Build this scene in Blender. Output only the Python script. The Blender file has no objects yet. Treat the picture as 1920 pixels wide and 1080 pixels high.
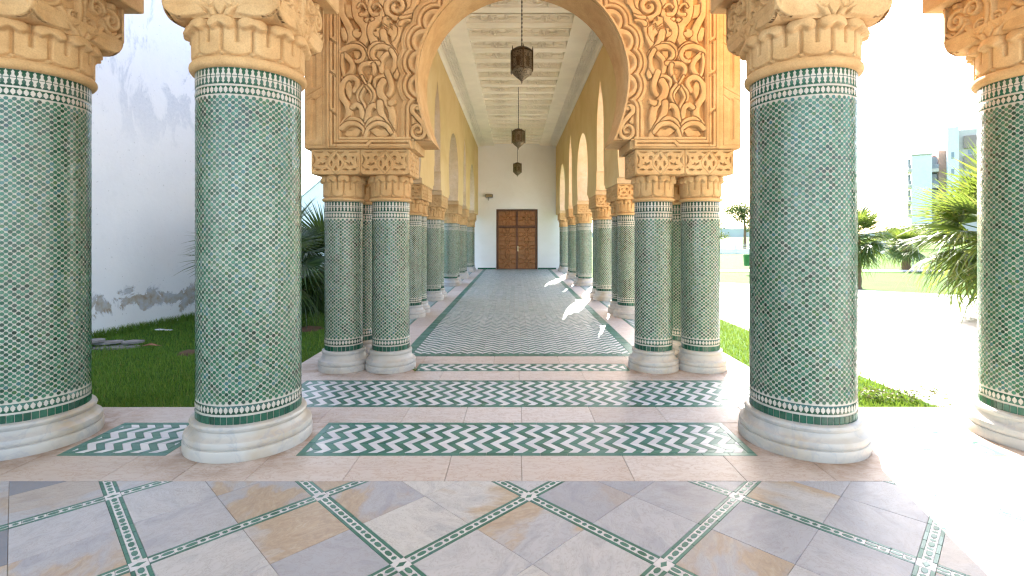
import bpy, bmesh, math, random
import numpy as np
from mathutils import Vector, Matrix
random.seed(7); RNG = np.random.default_rng(7)
R_ = math.radians; PI = math.pi
sc = bpy.context.scene
COL = sc.collection

# ------------------------------------------------------------------ camera
CAMX, CAMH, FPX = -0.066, 1.25, 940.0
PITCH = 0.0
cd = bpy.data.cameras.new('camera'); cam = bpy.data.objects.new('camera', cd); COL.objects.link(cam)
cam.location = (CAMX, 0, CAMH); cam.rotation_euler = (R_(90-PITCH), 0, 0)
cd.sensor_width = 36; cd.lens = FPX/1920*36
cd.shift_x = -6/1920; cd.shift_y = -(97.5-math.tan(R_(PITCH))*FPX)/1920
cd.clip_start = 0.05; cd.clip_end = 3000
sc.camera = cam
# ------------------------------------------------------------------ light
SUN_AZ, SUN_EL = 14.5, 37.5
w = bpy.data.worlds.new('World'); sc.world = w; w.use_nodes = True
wn = w.node_tree; bg = wn.nodes['Background']
sky = wn.nodes.new('ShaderNodeTexSky'); sky.sky_type = 'NISHITA'; sky.sun_disc = False
sky.sun_elevation = R_(SUN_EL); sky.sun_rotation = R_(SUN_AZ); sky.air_density = 1.0; sky.dust_density = 2.0; sky.ozone_density = 1.0
wn.links.new(sky.outputs[0], bg.inputs[0]); bg.inputs[1].default_value = 0.15
sd = bpy.data.lights.new('sun', 'SUN'); sd.energy = 5.0; sd.angle = R_(0.5); sd.color = (1, 0.94, 0.85)
sun = bpy.data.objects.new('sun', sd); COL.objects.link(sun)
tosun = Vector((math.sin(R_(SUN_AZ))*math.cos(R_(SUN_EL)), math.cos(R_(SUN_AZ))*math.cos(R_(SUN_EL)), math.sin(R_(SUN_EL))))
sun.rotation_euler = tosun.to_track_quat('Z', 'Y').to_euler(); sun.location = (10, 30, 30)
vs = sc.view_settings; vs.view_transform = 'Standard'; vs.look = 'None'; vs.gamma = 1; vs.use_curve_mapping = False
vs.exposure = 2.72
sc.render.engine = 'CYCLES'
cy = sc.cycles; cy.use_denoising = True; cy.max_bounces = 10; cy.diffuse_bounces = 7; cy.glossy_bounces = 4
cy.transmission_bounces = 4; cy.sample_clamp_indirect = 12; cy.caustics_reflective = False; cy.caustics_refractive = False
cy.pixel_filter_type = 'BLACKMAN_HARRIS'; cy.filter_width = 1.3
try: cy.denoiser = 'OPENIMAGEDENOISE'
except Exception: pass

# ------------------------------------------------------------------ material helpers
class G:
    def __init__(s, name):
        s.m = bpy.data.materials.new(name); s.m.use_nodes = True; s.t = s.m.node_tree
        s.b = s.t.nodes['Principled BSDF']; s.out = s.t.nodes['Material Output']
    def n(s, typ, **kw):
        o = s.t.nodes.new(typ)
        for k, v in kw.items(): setattr(o, k, v)
        return o
    def put(s, sock, v):
        if hasattr(v, 'is_linked') or isinstance(v, bpy.types.NodeSocket): s.t.links.new(v, sock)
        elif isinstance(v, (tuple, list)) and len(v) == 3 and sock.type == 'RGBA': sock.default_value = (*v, 1)
        else: sock.default_value = v
    def pos(s): return s.n('ShaderNodeNewGeometry').outputs['Position']
    def objc(s): return s.n('ShaderNodeTexCoord').outputs['Object']
    def rnd(s):
        a = s.n('ShaderNodeNewGeometry').outputs['Random Per Island']; b = s.n('ShaderNodeObjectInfo').outputs['Random']
        return s.ma('FRACT', s.ma('ADD', a, b))
    def orand(s): return s.n('ShaderNodeObjectInfo').outputs['Random']
    def ma(s, op, a, b=None, c=None, clamp=False):
        o = s.n('ShaderNodeMath', operation=op, use_clamp=clamp)
        for i, v in enumerate((a, b, c)):
            if v is not None: s.put(o.inputs[i], v)
        return o.outputs[0]
    def vm(s, op, a, b=None):
        o = s.n('ShaderNodeVectorMath', operation=op); s.put(o.inputs[0], a)
        if op == 'LENGTH': return o.outputs['Value']
        if b is not None:
            if op == 'SCALE': s.put(o.inputs['Scale'], b)
            else: s.put(o.inputs[1], b)
        return o.outputs[0]
    def noise(s, vec, scale, detail=4, rough=.55, dist=0, out=0):
        o = s.n('ShaderNodeTexNoise'); s.put(o.inputs['Vector'], vec); o.inputs['Scale'].default_value = scale
        o.inputs['Detail'].default_value = detail; o.inputs['Roughness'].default_value = rough; o.inputs['Distortion'].default_value = dist
        return o.outputs[out]
    def ramp(s, fac, stops, interp='LINEAR'):
        o = s.n('ShaderNodeValToRGB'); s.put(o.inputs[0], fac); r = o.color_ramp; r.interpolation = interp
        while len(r.elements) < len(stops): r.elements.new(0.5)
        for e, (p, c) in zip(r.elements, stops):
            e.position = p; e.color = (c, c, c, 1) if isinstance(c, (int, float)) else (*c, 1)
        return o.outputs[0]
    def mix(s, fac, a, b, typ='MIX'):
        o = s.n('ShaderNodeMix', data_type='RGBA', blend_type=typ); s.put(o.inputs[0], fac); s.put(o.inputs[6], a); s.put(o.inputs[7], b)
        return o.outputs[2]
    def bump(s, h, strength=.3, dist=.01):
        o = s.n('ShaderNodeBump'); o.inputs['Strength'].default_value = strength; o.inputs['Distance'].default_value = dist
        s.put(o.inputs['Height'], h); s.t.links.new(o.outputs[0], s.b.inputs['Normal']); return o
    def sep(s, v):
        o = s.n('ShaderNodeSeparateXYZ'); s.put(o.inputs[0], v); return o.outputs
    def comb(s, x, y, z):
        o = s.n('ShaderNodeCombineXYZ')
        for i, v in enumerate((x, y, z)): s.put(o.inputs[i], v)
        return o.outputs[0]
    def set(s, color=None, rough=None, spec=None, coat=None, metal=None):
        if color is not None: s.put(s.b.inputs['Base Color'], color)
        if rough is not None: s.put(s.b.inputs['Roughness'], rough)
        if spec is not None: s.put(s.b.inputs['Specular IOR Level'], spec)
        if coat is not None: s.b.inputs['Coat Weight'].default_value = coat; s.b.inputs['Coat Roughness'].default_value = .08
        if metal is not None: s.b.inputs['Metallic'].default_value = metal
        return s.m

M = {}
def plain(name, c, rough=.6, var=.12, scale=8, bump=.15, **kw):
    g = G(name); p = g.pos(); n = g.noise(p, scale, 5)
    lo = tuple(x*(1-var) for x in c); hi = tuple(min(1, x*(1+var)) for x in c)
    col = g.ramp(n, [(.3, lo), (.7, hi)])
    if bump: g.bump(g.noise(p, scale*9, 3), bump, .004)
    M[name] = g.set(col, rough, **kw); return M[name]

def mk_stone(name, c1, c2, c3, bump=.35):
    g = G(name); p = g.pos()
    a = g.noise(p, 2.3, 5, .6, .4); b = g.noise(p, 11, 4, .6); f = g.noise(p, 120, 3, .7)
    col = g.ramp(a, [(.28, c1), (.5, c2), (.74, c3)])
    col = g.mix(g.ramp(b, [(.42, .0), (.72, .38)]), col, tuple(x*.72 for x in c1))
    col = g.mix(g.ramp(f, [(.35, .28), (.6, 0.0)]), col, tuple(x*.5 for x in c1))
    g.bump(g.ma('ADD', g.ma('MULTIPLY', f, .5), b), bump, .006)
    M[name] = g.set(col, g.ramp(b, [(.3, .75), (.7, .92)]), .25)
mk_stone('sandstone', (.54, .312, .130), (.625, .395, .182), (.69, .475, .248))
mk_stone('jambstone', (.62, .42, .23), (.69, .50, .31), (.73, .56, .39), .3)

def mk_plaster():
    g = G('ochre_plaster'); p = g.pos()
    a = g.noise(p, .9, 5, .6, .5); b = g.noise(p, 6, 5); f = g.noise(p, 60, 3)
    col = g.ramp(a, [(.25, (.64, .44, .20)), (.55, (.72, .53, .27)), (.8, (.76, .59, .34))])
    col = g.mix(g.ramp(b, [(.5, 0.), (.8, .3)]), col, (.58, .39, .19))
    g.bump(g.ma('ADD', g.ma('MULTIPLY', f, .4), b), .18, .01); M['ochre_plaster'] = g.set(col, .85, .2)
    g = G('white_plaster'); p = g.pos(); a = g.noise(p, .7, 5, .6, .5); b = g.noise(p, 5, 5, .65)
    col = g.ramp(a, [(.3, (.80, .78, .75)), (.7, (.87, .86, .85))])
    col = g.mix(g.ramp(b, [(.52, 0.), (.85, .2)]), col, (.62, .59, .55))
    g.bump(b, .12, .01); M['white_plaster'] = g.set(col, .85, .2)
    # weathered garden wall: flaking low down, grey rain stain high up
    g = G('flaking_wall'); o = g.objc(); x, y, z = g.sep(o)
    a = g.noise(o, .8, 5, .6, .4); b = g.noise(o, 7, 6, .65); c = g.noise(o, 2.2, 6, .7, .8)
    base = g.ramp(a, [(.3, (.74, .77, .83)), (.7, (.82, .84, .88))])
    base = g.mix(g.ramp(b, [(.55, 0.), (.8, .16)]), base, (.5, .54, .62))
    # flakes: band following a rising line
    lin = g.ma('ADD', g.ma('SUBTRACT', z, g.ma('MULTIPLY_ADD', x, .055, .36)), g.ma('MULTIPLY_ADD', g.noise(o, 1.3, 5, .7, .5), .9, -.45))
    band = g.ma('SUBTRACT', 1.0, g.ma('MULTIPLY', g.ma('ABSOLUTE', lin), 5.0), clamp=True)
    msk = g.ma('MULTIPLY', band, g.ramp(c, [(.40, 0.), (.50, 1.)]))
    fl = g.ramp(msk, [(.40, 0.), (.45, 1.)])
    fcol = g.ramp(g.noise(o, 9, 4), [(.40, (.46, .49, .55)), (.54, (.42, .40, .37)), (.68, (.34, .28, .22))])
    rim = g.ramp(msk, [(.26, 0.), (.34, .55), (.44, .2)])
    col = g.mix(rim, base, (.52, .56, .64)); col = g.mix(fl, col, fcol)
    sp = g.ma('MULTIPLY', g.ramp(g.noise(o, 26, 3, .6), [(.665, 0.), (.69, 1.)]), g.ramp(z, [(.0, 1.), (1.0, .5)]))
    col = g.mix(g.ma('MULTIPLY', sp, .75), col, (.25, .26, .29))
    # pale wash high up, worn by rain
    st = g.ma('MULTIPLY', g.ramp(g.noise(g.vm('MULTIPLY', o, (1.6, 1, .8)), 1.15, 6, .68, .9), [(.52, 0.), (.58, 1.)]), g.ma('MULTIPLY', g.ma('SUBTRACT', z, 2.35), .9, clamp=True))
    st = g.ma('MULTIPLY', st, g.ramp(g.noise(o, 24, 6, .75), [(.3, .35), (.65, 1.)]))
    col = g.mix(g.ma('MULTIPLY', st, .75), col, (.42, .48, .58))
    g.bump(g.ma('SUBTRACT', g.ma('MULTIPLY', b, .5), fl), .5, .02); M['flaking_wall'] = g.set(col, .85, .2)
mk_plaster()

def mk_zellige():
    def zz(name, stops, rough=.2, coat=.0):
        g = G(name); p = g.pos(); r = g.rnd()
        col = g.ramp(g.ma('ADD', g.ma('MULTIPLY', r, .8), g.ma('MULTIPLY_ADD', g.noise(p, 4, 3), .9, -.35), clamp=True), stops)
        col = g.mix(g.ramp(g.noise(p, 90, 3), [(.4, .0), (.8, .15)]), col, g.mix(.4, col, (.25, .36, .27)))
        g.bump(g.noise(p, 55, 3, .6), .12, .004)
        M[name] = g.set(col, g.ma('MULTIPLY_ADD', g.ma('FRACT', g.ma('MULTIPLY', r, 7.3)), .16, rough), .5, coat)
    zz('green_zellige', [(0, (.007, .026, .011)), (.18, (.008, .056, .026)), (.38, (.012, .090, .044)), (.56, (.022, .125, .066)),
                         (.70, (.040, .150, .086)), (.80, (.030, .098, .024)), (.9, (.024, .118, .118)), (1, (.10, .19, .12))])
    zz('floor_green', [(0, (.025, .100, .070)), (.3, (.040, .140, .100)), (.6, (.055, .170, .125)), (.85, (.050, .150, .130)), (1, (.08, .20, .15))], .34)
    zz('floor_white', [(0, (.50, .48, .50)), (.5, (.57, .55, .56)), (1, (.63, .61, .60))], .36, .0)
    zz('deep_green', [(0, (.006, .045, .025)), (.5, (.011, .075, .042)), (1, (.022, .105, .062))], .14)
    g = G('cream_zellige'); p = g.pos(); a = g.noise(p, 3, 4); b = g.noise(p, 130, 2)
    col = g.ramp(a, [(.3, (.45, .39, .32)), (.7, (.565, .525, .455))]); col = g.mix(g.ramp(b, [(.4, .25), (.6, 0.)]), col, (.42, .36, .27))
    g.bump(b, .2, .003); M['cream_zellige'] = g.set(col, .3, .4)
mk_zellige()

def mk_marble():
    g = G('column_marble'); p = g.pos(); wv = g.vm('ADD', p, g.vm('SCALE', g.noise(p, 3, 4, .6, 0, 1), .35))
    v = g.noise(wv, 4.5, 7, .58, .9); a = g.noise(p, 2.2, 4)
    col = g.ramp(a, [(.3, (.37, .355, .345)), (.5, (.46, .425, .38)), (.66, (.40, .315, .22))])
    col = g.mix(g.ramp(v, [(.455, 0.), (.5, .38), (.545, 0.)]), col, (.27, .28, .31))
    col = g.mix(g.ramp(g.noise(p, 22, 5, .7), [(.55, 0.), (.75, .3)]), col, (.45, .42, .38))
    g.bump(v, .06, .005); M['column_marble'] = g.set(col, .4, .4)
    g = G('floor_marble'); r = g.orand(); off = g.vm('SCALE', g.comb(r, g.ma('FRACT', g.ma('MULTIPLY', r, 5.7)), 0.0), 40.0)
    p = g.vm('ADD', g.pos(), off); ang = g.ma('MULTIPLY', r, 6.28)
    rot = g.n('ShaderNodeVectorRotate', rotation_type='Z_AXIS'); g.put(rot.inputs['Vector'], p); g.put(rot.inputs['Angle'], ang); q = rot.outputs[0]
    qs = g.vm('MULTIPLY', q, (1, 1.7, 1)); wv = g.vm('ADD', qs, g.vm('SCALE', g.noise(qs, 2.2, 4, .6, 0, 1), .6))
    v = g.noise(wv, 3.2, 7, .55, .5); a = g.noise(wv, 1.7, 4, .5, .4); fine = g.noise(wv, 20, 5, .6)
    r2 = g.ma('FRACT', g.ma('MULTIPLY', r, 13.7)); r3 = g.ma('FRACT', g.ma('MULTIPLY', r, 29.3))
    base = g.ramp(r2, [(0, (.20, .21, .245)), (.08, (.35, .355, .385)), (.40, (.415, .415, .44)), (.75, (.465, .46, .47)), (1, (.53, .515, .49))])
    col = g.mix(g.ramp(v, [(.28, .8), (.48, 0.), (.54, 0.), (.7, .7)]), base, g.mix(.55, base, (.22, .23, .28)))
    tan = g.ma('MULTIPLY', g.ramp(a, [(.47, 0.), (.56, 1.)]), g.ramp(r3, [(.52, 0.), (.7, .75)]))
    col = g.mix(tan, col, g.ramp(fine, [(.3, (.34, .235, .14)), (.55, (.44, .33, .21)), (.75, (.49, .41, .31))]))
    crk = g.ramp(g.noise(wv, 9, 9, .75, 1.8), [(.484, 0.), (.5, .8), (.516, 0.)])
    col = g.mix(crk, col, (.27, .24, .22))
    g.bump(fine, .03, .003); M['floor_marble'] = g.set(col, g.ramp(fine, [(.3, .36), (.7, .55)]), .12)
    g = G('beige_marble'); r = g.orand(); p = g.vm('ADD', g.pos(), g.vm('SCALE', g.comb(r, r, 0.0), 17.0))
    ps = g.vm('MULTIPLY', p, (1, 2.4, 1)); a = g.noise(ps, 2.5, 5, .6, .5); v = g.noise(ps, 7, 8, .7, 1.4); f = g.noise(p, 60, 3)
    col = g.mix(r, (.50, .43, .385), (.59, .53, .49)); col = g.mix(g.ramp(a, [(.45, 0.), (.85, .5)]), col, (.50, .38, .29))
    col = g.mix(g.ramp(v, [(.47, 0.), (.5, .65), (.53, 0.)]), col, (.38, .26, .19)); col = g.mix(g.ramp(f, [(.3, .18), (.5, 0.)]), col, (.40, .33, .28))
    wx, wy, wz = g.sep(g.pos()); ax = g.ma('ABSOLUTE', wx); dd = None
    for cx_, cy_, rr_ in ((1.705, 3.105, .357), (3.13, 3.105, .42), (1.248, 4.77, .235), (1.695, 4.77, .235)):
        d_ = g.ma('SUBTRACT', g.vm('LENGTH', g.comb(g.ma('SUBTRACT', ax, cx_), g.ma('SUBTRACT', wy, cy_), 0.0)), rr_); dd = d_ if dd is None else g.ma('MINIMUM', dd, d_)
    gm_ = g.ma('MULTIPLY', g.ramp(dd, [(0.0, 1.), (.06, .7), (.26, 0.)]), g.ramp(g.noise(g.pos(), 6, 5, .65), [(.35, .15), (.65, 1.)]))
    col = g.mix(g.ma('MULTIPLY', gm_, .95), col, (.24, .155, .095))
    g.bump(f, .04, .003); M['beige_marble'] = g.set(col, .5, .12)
mk_marble()
plain('grout', (.36, .27, .20), .9, .2, 20)
plain('ceiling_paint', (.88, .82, .70), .8, .06, 2.5, .05, spec=.2)
def mk_ceil():
    g = G('stained_paint'); p = g.pos(); a = g.noise(g.vm('MULTIPLY', p, (.7, 3, 3)), 1.6, 5, .6, .3)
    col = g.ramp(a, [(.42, (.88, .81, .68)), (.6, (.84, .75, .60)), (.75, (.66, .52, .34))]); g.bump(g.noise(p, 30, 3), .08, .005)
    M['stained_paint'] = g.set(col, .8, .2)
    g = G('wood'); o = g.pos(); ps = g.vm('MULTIPLY', o, (14, 14, 1.2)); n = g.noise(ps, 3, 6, .6, 1.5)
    col = g.ramp(n, [(.3, (.20, .075, .022)), (.55, (.34, .145, .048)), (.75, (.44, .21, .08))])
    g.bump(n, .15, .004); M['wood'] = g.set(col, .42, .4)
    g = G('dark_wood'); o = g.pos(); n = g.noise(g.vm('MULTIPLY', o, (12, 12, 1)), 3, 5)
    M['dark_wood'] = g.set(g.ramp(n, [(.3, (.075, .026, .011)), (.7, (.16, .060, .025))]), .4, .4)
    g = G('lantern_brass'); p = g.pos(); n = g.noise(p, 60, 4, .7)
    g.bump(n, .3, .003); M['lantern_brass'] = g.set(g.ramp(n, [(.3, (.055, .035, .017)), (.7, (.15, .10, .05))]), .45, .5, metal=.6)
    g = G('pierced_brass'); p = g.pos(); vo = g.n('ShaderNodeTexVoronoi'); g.put(vo.inputs['Vector'], p); vo.inputs['Scale'].default_value = 62
    M['pierced_brass'] = g.set(g.ramp(vo.outputs['Distance'], [(.25, (.03, .02, .012)), (.5, (.20, .15, .09))]), .5, .5, metal=.4)
    g = G('amber_glass'); M['amber_glass'] = g.set((.30, .22, .11), .35, .5)
mk_ceil()
def mk_nature():
    def leaf(name, stops, tr=.45, rough=.4):
        g = G(name); r = g.rnd(); p = g.pos()
        col = g.ramp(g.ma('FRACT', g.ma('ADD', r, g.ma('MULTIPLY', g.noise(p, 6, 2), .3))), stops); g.set(col, rough, .4)
        t = g.n('ShaderNodeBsdfTranslucent'); g.put(t.inputs[0], g.mix(.5, col, (.25, .30, .03))); mx = g.n('ShaderNodeMixShader'); mx.inputs[0].default_value = tr
        g.t.links.new(g.b.outputs[0], mx.inputs[1]); g.t.links.new(t.outputs[0], mx.inputs[2]); g.t.links.new(mx.outputs[0], g.out.inputs[0]); M[name] = g.m
    leaf('palm_leaf', [(0, (.030, .075, .018)), (.5, (.055, .115, .025)), (.85, (.10, .15, .035)), (1, (.20, .18, .06))], .42)
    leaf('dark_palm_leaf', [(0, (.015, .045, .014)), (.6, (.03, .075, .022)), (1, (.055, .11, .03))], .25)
    leaf('grass_blade', [(0, (.060, .150, .016)), (.5, (.090, .205, .022)), (.9, (.13, .24, .032)), (1, (.20, .20, .06))], .3, .6)
    leaf('tree_leaf', [(0, (.03, .055, .02)), (.6, (.055, .085, .03)), (1, (.09, .11, .045))], .25, .6)
    leaf('herb_leaf', [(0, (.04, .09, .015)), (.5, (.08, .13, .03)), (.8, (.10, .10, .03)), (1, (.13, .07, .03))], .3, .6)
    g = G('lawn_turf'); p = g.pos(); a = g.noise(p, 1.2, 5, .6); b = g.noise(p, 40, 4, .7)
    col = g.ramp(a, [(.3, (.045, .115, .012)), (.6, (.070, .155, .018)), (.85, (.11, .165, .03))]); col = g.mix(g.ramp(b, [(.4, .5), (.65, 0.)]), col, (.018, .035, .006))
    g.bump(b, .7, .03); M['lawn_turf'] = g.set(col, .9, .1)
    plain('soil', (.085, .045, .025), .95, .35, 14, .8); plain('trunk_bark', (.16, .105, .065), .95, .35, 18, .9)
    plain('brick_red_soil', (.22, .10, .06), .95, .3, 14, .6)
    g = G('plaza_paving'); p = g.pos(); br = g.n('ShaderNodeTexBrick'); g.put(br.inputs['Vector'], p); br.inputs['Scale'].default_value = 1.0
    br.inputs['Brick Width'].default_value = .4; br.inputs['Row Height'].default_value = .2; br.inputs['Mortar Size'].default_value = .008
    g.put(br.inputs['Color1'], (.50, .48, .46)); g.put(br.inputs['Color2'], (.56, .54, .52)); g.put(br.inputs['Mortar'], (.38, .37, .35))
    M['plaza_paving'] = g.set(br.outputs[0], .85, .2)
mk_nature()
plain('block_white', (.66, .66, .67), .8, .04, 2, 0); plain('block_cream', (.56, .50, .43), .8, .06, 2, 0); plain('block_rose', (.46, .29, .22), .8, .08, 2, 0)
plain('block_brown', (.32, .23, .20), .8, .08, 2, 0); plain('railing_grey', (.25, .25, .27), .6, .05, 2, 0)
g = G('window_glass'); M['window_glass'] = g.set((.14, .18, .20), .1, .6)
plain('roof_concrete', (.55, .52, .47), .9, .1, 3, .1); plain('slate', (.20, .19, .19), .8, .3, 9, .6); plain('paint_chip', (.75, .76, .80), .7, .05, 9, 0)
plain('car_blue', (.02, .06, .22), .25, .05, 4, 0, coat=.6); plain('tyre', (.02, .02, .02), .8, .1, 9, 0); plain('bin_green', (.03, .18, .07), .5, .1, 9, 0); plain('hazy_hill', (.50, .50, .44), .95, .1, .05, 0)  # hill colour is paled to stand in for distance haze
plain('metal_dark', (.05, .045, .04), .5, .2, 9, 0); plain('handle_metal', (.55, .45, .28), .35, .1, 9, 0, metal=.8); plain('white_paint', (.72, .72, .72), .6, .05, 6, 0)
# ------------------------------------------------------------------ mesh helpers
def tag(o, label=None, cat=None, group=None, kind=None):
    if label: o['label'] = label
    if cat: o['category'] = cat
    if group: o['group'] = group
    if kind: o['kind'] = kind
    return o
def link(name, data, parent=None, loc=(0, 0, 0), rz=0.0):
    o = bpy.data.objects.new(name, data); COL.objects.link(o); o.parent = parent; o.location = loc
    if rz: o.rotation_euler = (0, 0, rz)
    return o
def thing(name, label, cat, loc=(0, 0, 0), rz=0.0, group=None):
    o = link(name, None, None, loc, rz); o.empty_display_size = .2; return tag(o, label, cat, group, 'thing')
def dup(o, parent=None, loc=None, rz=None, label=None):
    c = o.copy(); COL.objects.link(c); c.parent = parent
    if loc is not None: c.location = loc
    if rz is not None: c.rotation_euler = (0, 0, rz)
    if label: c['label'] = label
    for ch in o.children: dup(ch, c)
    return c
class MB:
    def __init__(s): s.v = []; s.f = []; s.mi = []
    def add(s, vs_, fs, mi=0):
        b = len(s.v); s.v += [tuple(p) for p in vs_]; s.f += [tuple(b+i for i in f) for f in fs]; s.mi += [mi]*len(fs); return s
    def box(s, x0, x1, y0, y1, z0, z1, mi=0):
        return s.add([(x0, y0, z0), (x1, y0, z0), (x1, y1, z0), (x0, y1, z0), (x0, y0, z1), (x1, y0, z1), (x1, y1, z1), (x0, y1, z1)],
                     [(3, 2, 1, 0), (4, 5, 6, 7), (0, 1, 5, 4), (1, 2, 6, 5), (2, 3, 7, 6), (3, 0, 4, 7)], mi)
    def cbox(s, x0, x1, y0, y1, z0, z1, c=.004, mi=0):       # box with chamfered edges all round (front at y0)
        q = []
        for z, i in ((z0, c), (z0+c, 0), (z1-c, 0), (z1, c)):
            q += [(x0+i, y0+i, z), (x1-i, y0+i, z), (x1-i, y1-i, z), (x0+i, y1-i, z)]
        f = [(3, 2, 1, 0), (12, 13, 14, 15)]
        for k in range(3):
            for j in range(4): f.append((4*k+j, 4*k+(j+1) % 4, 4*k+4+(j+1) % 4, 4*k+4+j))
        return s.add(q, f, mi)
    def prism(s, poly, axis, a, b, mi=0):                     # extrude 2D polygon along axis between a and b
        n = len(poly)
        def P(p, t): return {'x': (t, p[0], p[1]), 'y': (p[0], t, p[1]), 'z': (p[0], p[1], t)}[axis]
        q = [P(p, a) for p in poly]+[P(p, b) for p in poly]
        return s.add(q, [tuple(range(n-1, -1, -1)), tuple(range(n, 2*n))]+[(i, (i+1) % n, n+(i+1) % n, n+i) for i in range(n)], mi)
    def slab(s, poly, z0, z1, c=.002, mi=0):                  # floor piece: chamfered top, no bottom
        n = len(poly); cx = sum(p[0] for p in poly)/n; cy_ = sum(p[1] for p in poly)/n
        q = [(x, y, z0) for x, y in poly]+[(x, y, z1-c*.6) for x, y in poly]
        for x, y in poly:
            d = math.hypot(x-cx, y-cy_) or 1; k = max(0, 1-c*1.4/d); q.append((cx+(x-cx)*k, cy_+(y-cy_)*k, z1))
        f = [tuple(range(2*n, 3*n))]
        for i in range(n):
            j = (i+1) % n; f += [(i, j, n+j, n+i), (n+i, n+j, 2*n+j, 2*n+i)]
        return s.add(q, f, mi)
    def lathe(s, prof, n=48, mi=0, cap=False, c=(0, 0)):
        q = []; m = len(prof)
        for i in range(n):
            a = 2*PI*i/n; q += [(c[0]+r*math.cos(a), c[1]+r*math.sin(a), z) for r, z in prof]
        f = [(i*m+k, ((i+1) % n)*m+k, ((i+1) % n)*m+k+1, i*m+k+1) for i in range(n) for k in range(m-1)]
        if cap: f += [tuple(i*m+m-1 for i in range(n)), tuple(i*m for i in range(n-1, -1, -1))]
        return s.add(q, f, mi)
    def tube(s, pts, rad, n=6, mi=0):
        pts = [Vector(p) for p in pts]; rr = rad if isinstance(rad, (list, tuple)) else [rad]*len(pts); q = []
        for i, p in enumerate(pts):
            t = (pts[min(i+1, len(pts)-1)]-pts[max(i-1, 0)]).normalized(); u = t.orthogonal().normalized(); v = t.cross(u)
            q += [p+(u*math.cos(2*PI*k/n)+v*math.sin(2*PI*k/n))*rr[i] for k in range(n)]
        f = [(i*n+k, i*n+(k+1) % n, (i+1)*n+(k+1) % n, (i+1)*n+k) for i in range(len(pts)-1) for k in range(n)]
        return s.add(q, f+[tuple(range(n-1, -1, -1)), tuple(range((len(pts)-1)*n, len(pts)*n))], mi)
    def mesh(s, name, mats, smooth=None):
        me = bpy.data.meshes.new(name); me.from_pydata(s.v, [], s.f)
        for m_ in (mats if isinstance(mats, (list, tuple)) else [mats]): me.materials.append(M[m_])
        if any(s.mi): me.polygons.foreach_set('material_index', s.mi)
        fix(me)
        if smooth is not None: me.shade_smooth(); me.set_sharp_from_angle(angle=R_(smooth))
        return me
    def obj(s, name, mats, parent=None, smooth=None, loc=(0, 0, 0), rz=0.0): return link(name, s.mesh(name, mats, smooth), parent, loc, rz)
def fix(me):
    bm = bmesh.new(); bm.from_mesh(me); bmesh.ops.recalc_face_normals(bm, faces=bm.faces); bm.to_mesh(me); bm.free(); me.update()
def npmesh(name, V, F, mat, smooth=True):
    me = bpy.data.meshes.new(name); V = np.asarray(V, np.float32); F = np.asarray(F, np.int32); k = F.shape[1]
    me.vertices.add(len(V)); me.vertices.foreach_set('co', V.ravel()); me.loops.add(F.size); me.loops.foreach_set('vertex_index', F.ravel())
    me.polygons.add(len(F)); me.polygons.foreach_set('loop_start', np.arange(0, F.size, k, dtype=np.int32))
    me.materials.append(M[mat]); me.update(calc_edges=True); me.validate()
    if smooth: me.shade_smooth()
    return me
def catmull(P, k=6):
    P = [np.array(p, float) for p in P]
    if len(P) < 3: return np.array(P)
    Q = [2*P[0]-P[1]]+P+[2*P[-1]-P[-2]]; out = []
    for i in range(1, len(Q)-2):
        for t in np.linspace(0, 1, k, endpoint=False):
            a, b, c, d = Q[i-1:i+3]; out.append(.5*((2*b)+(c-a)*t+(2*a-5*b+4*c-d)*t*t+(3*b-a-3*c+d)*t**3))
    return np.array(out+[P[-1]])
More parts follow.
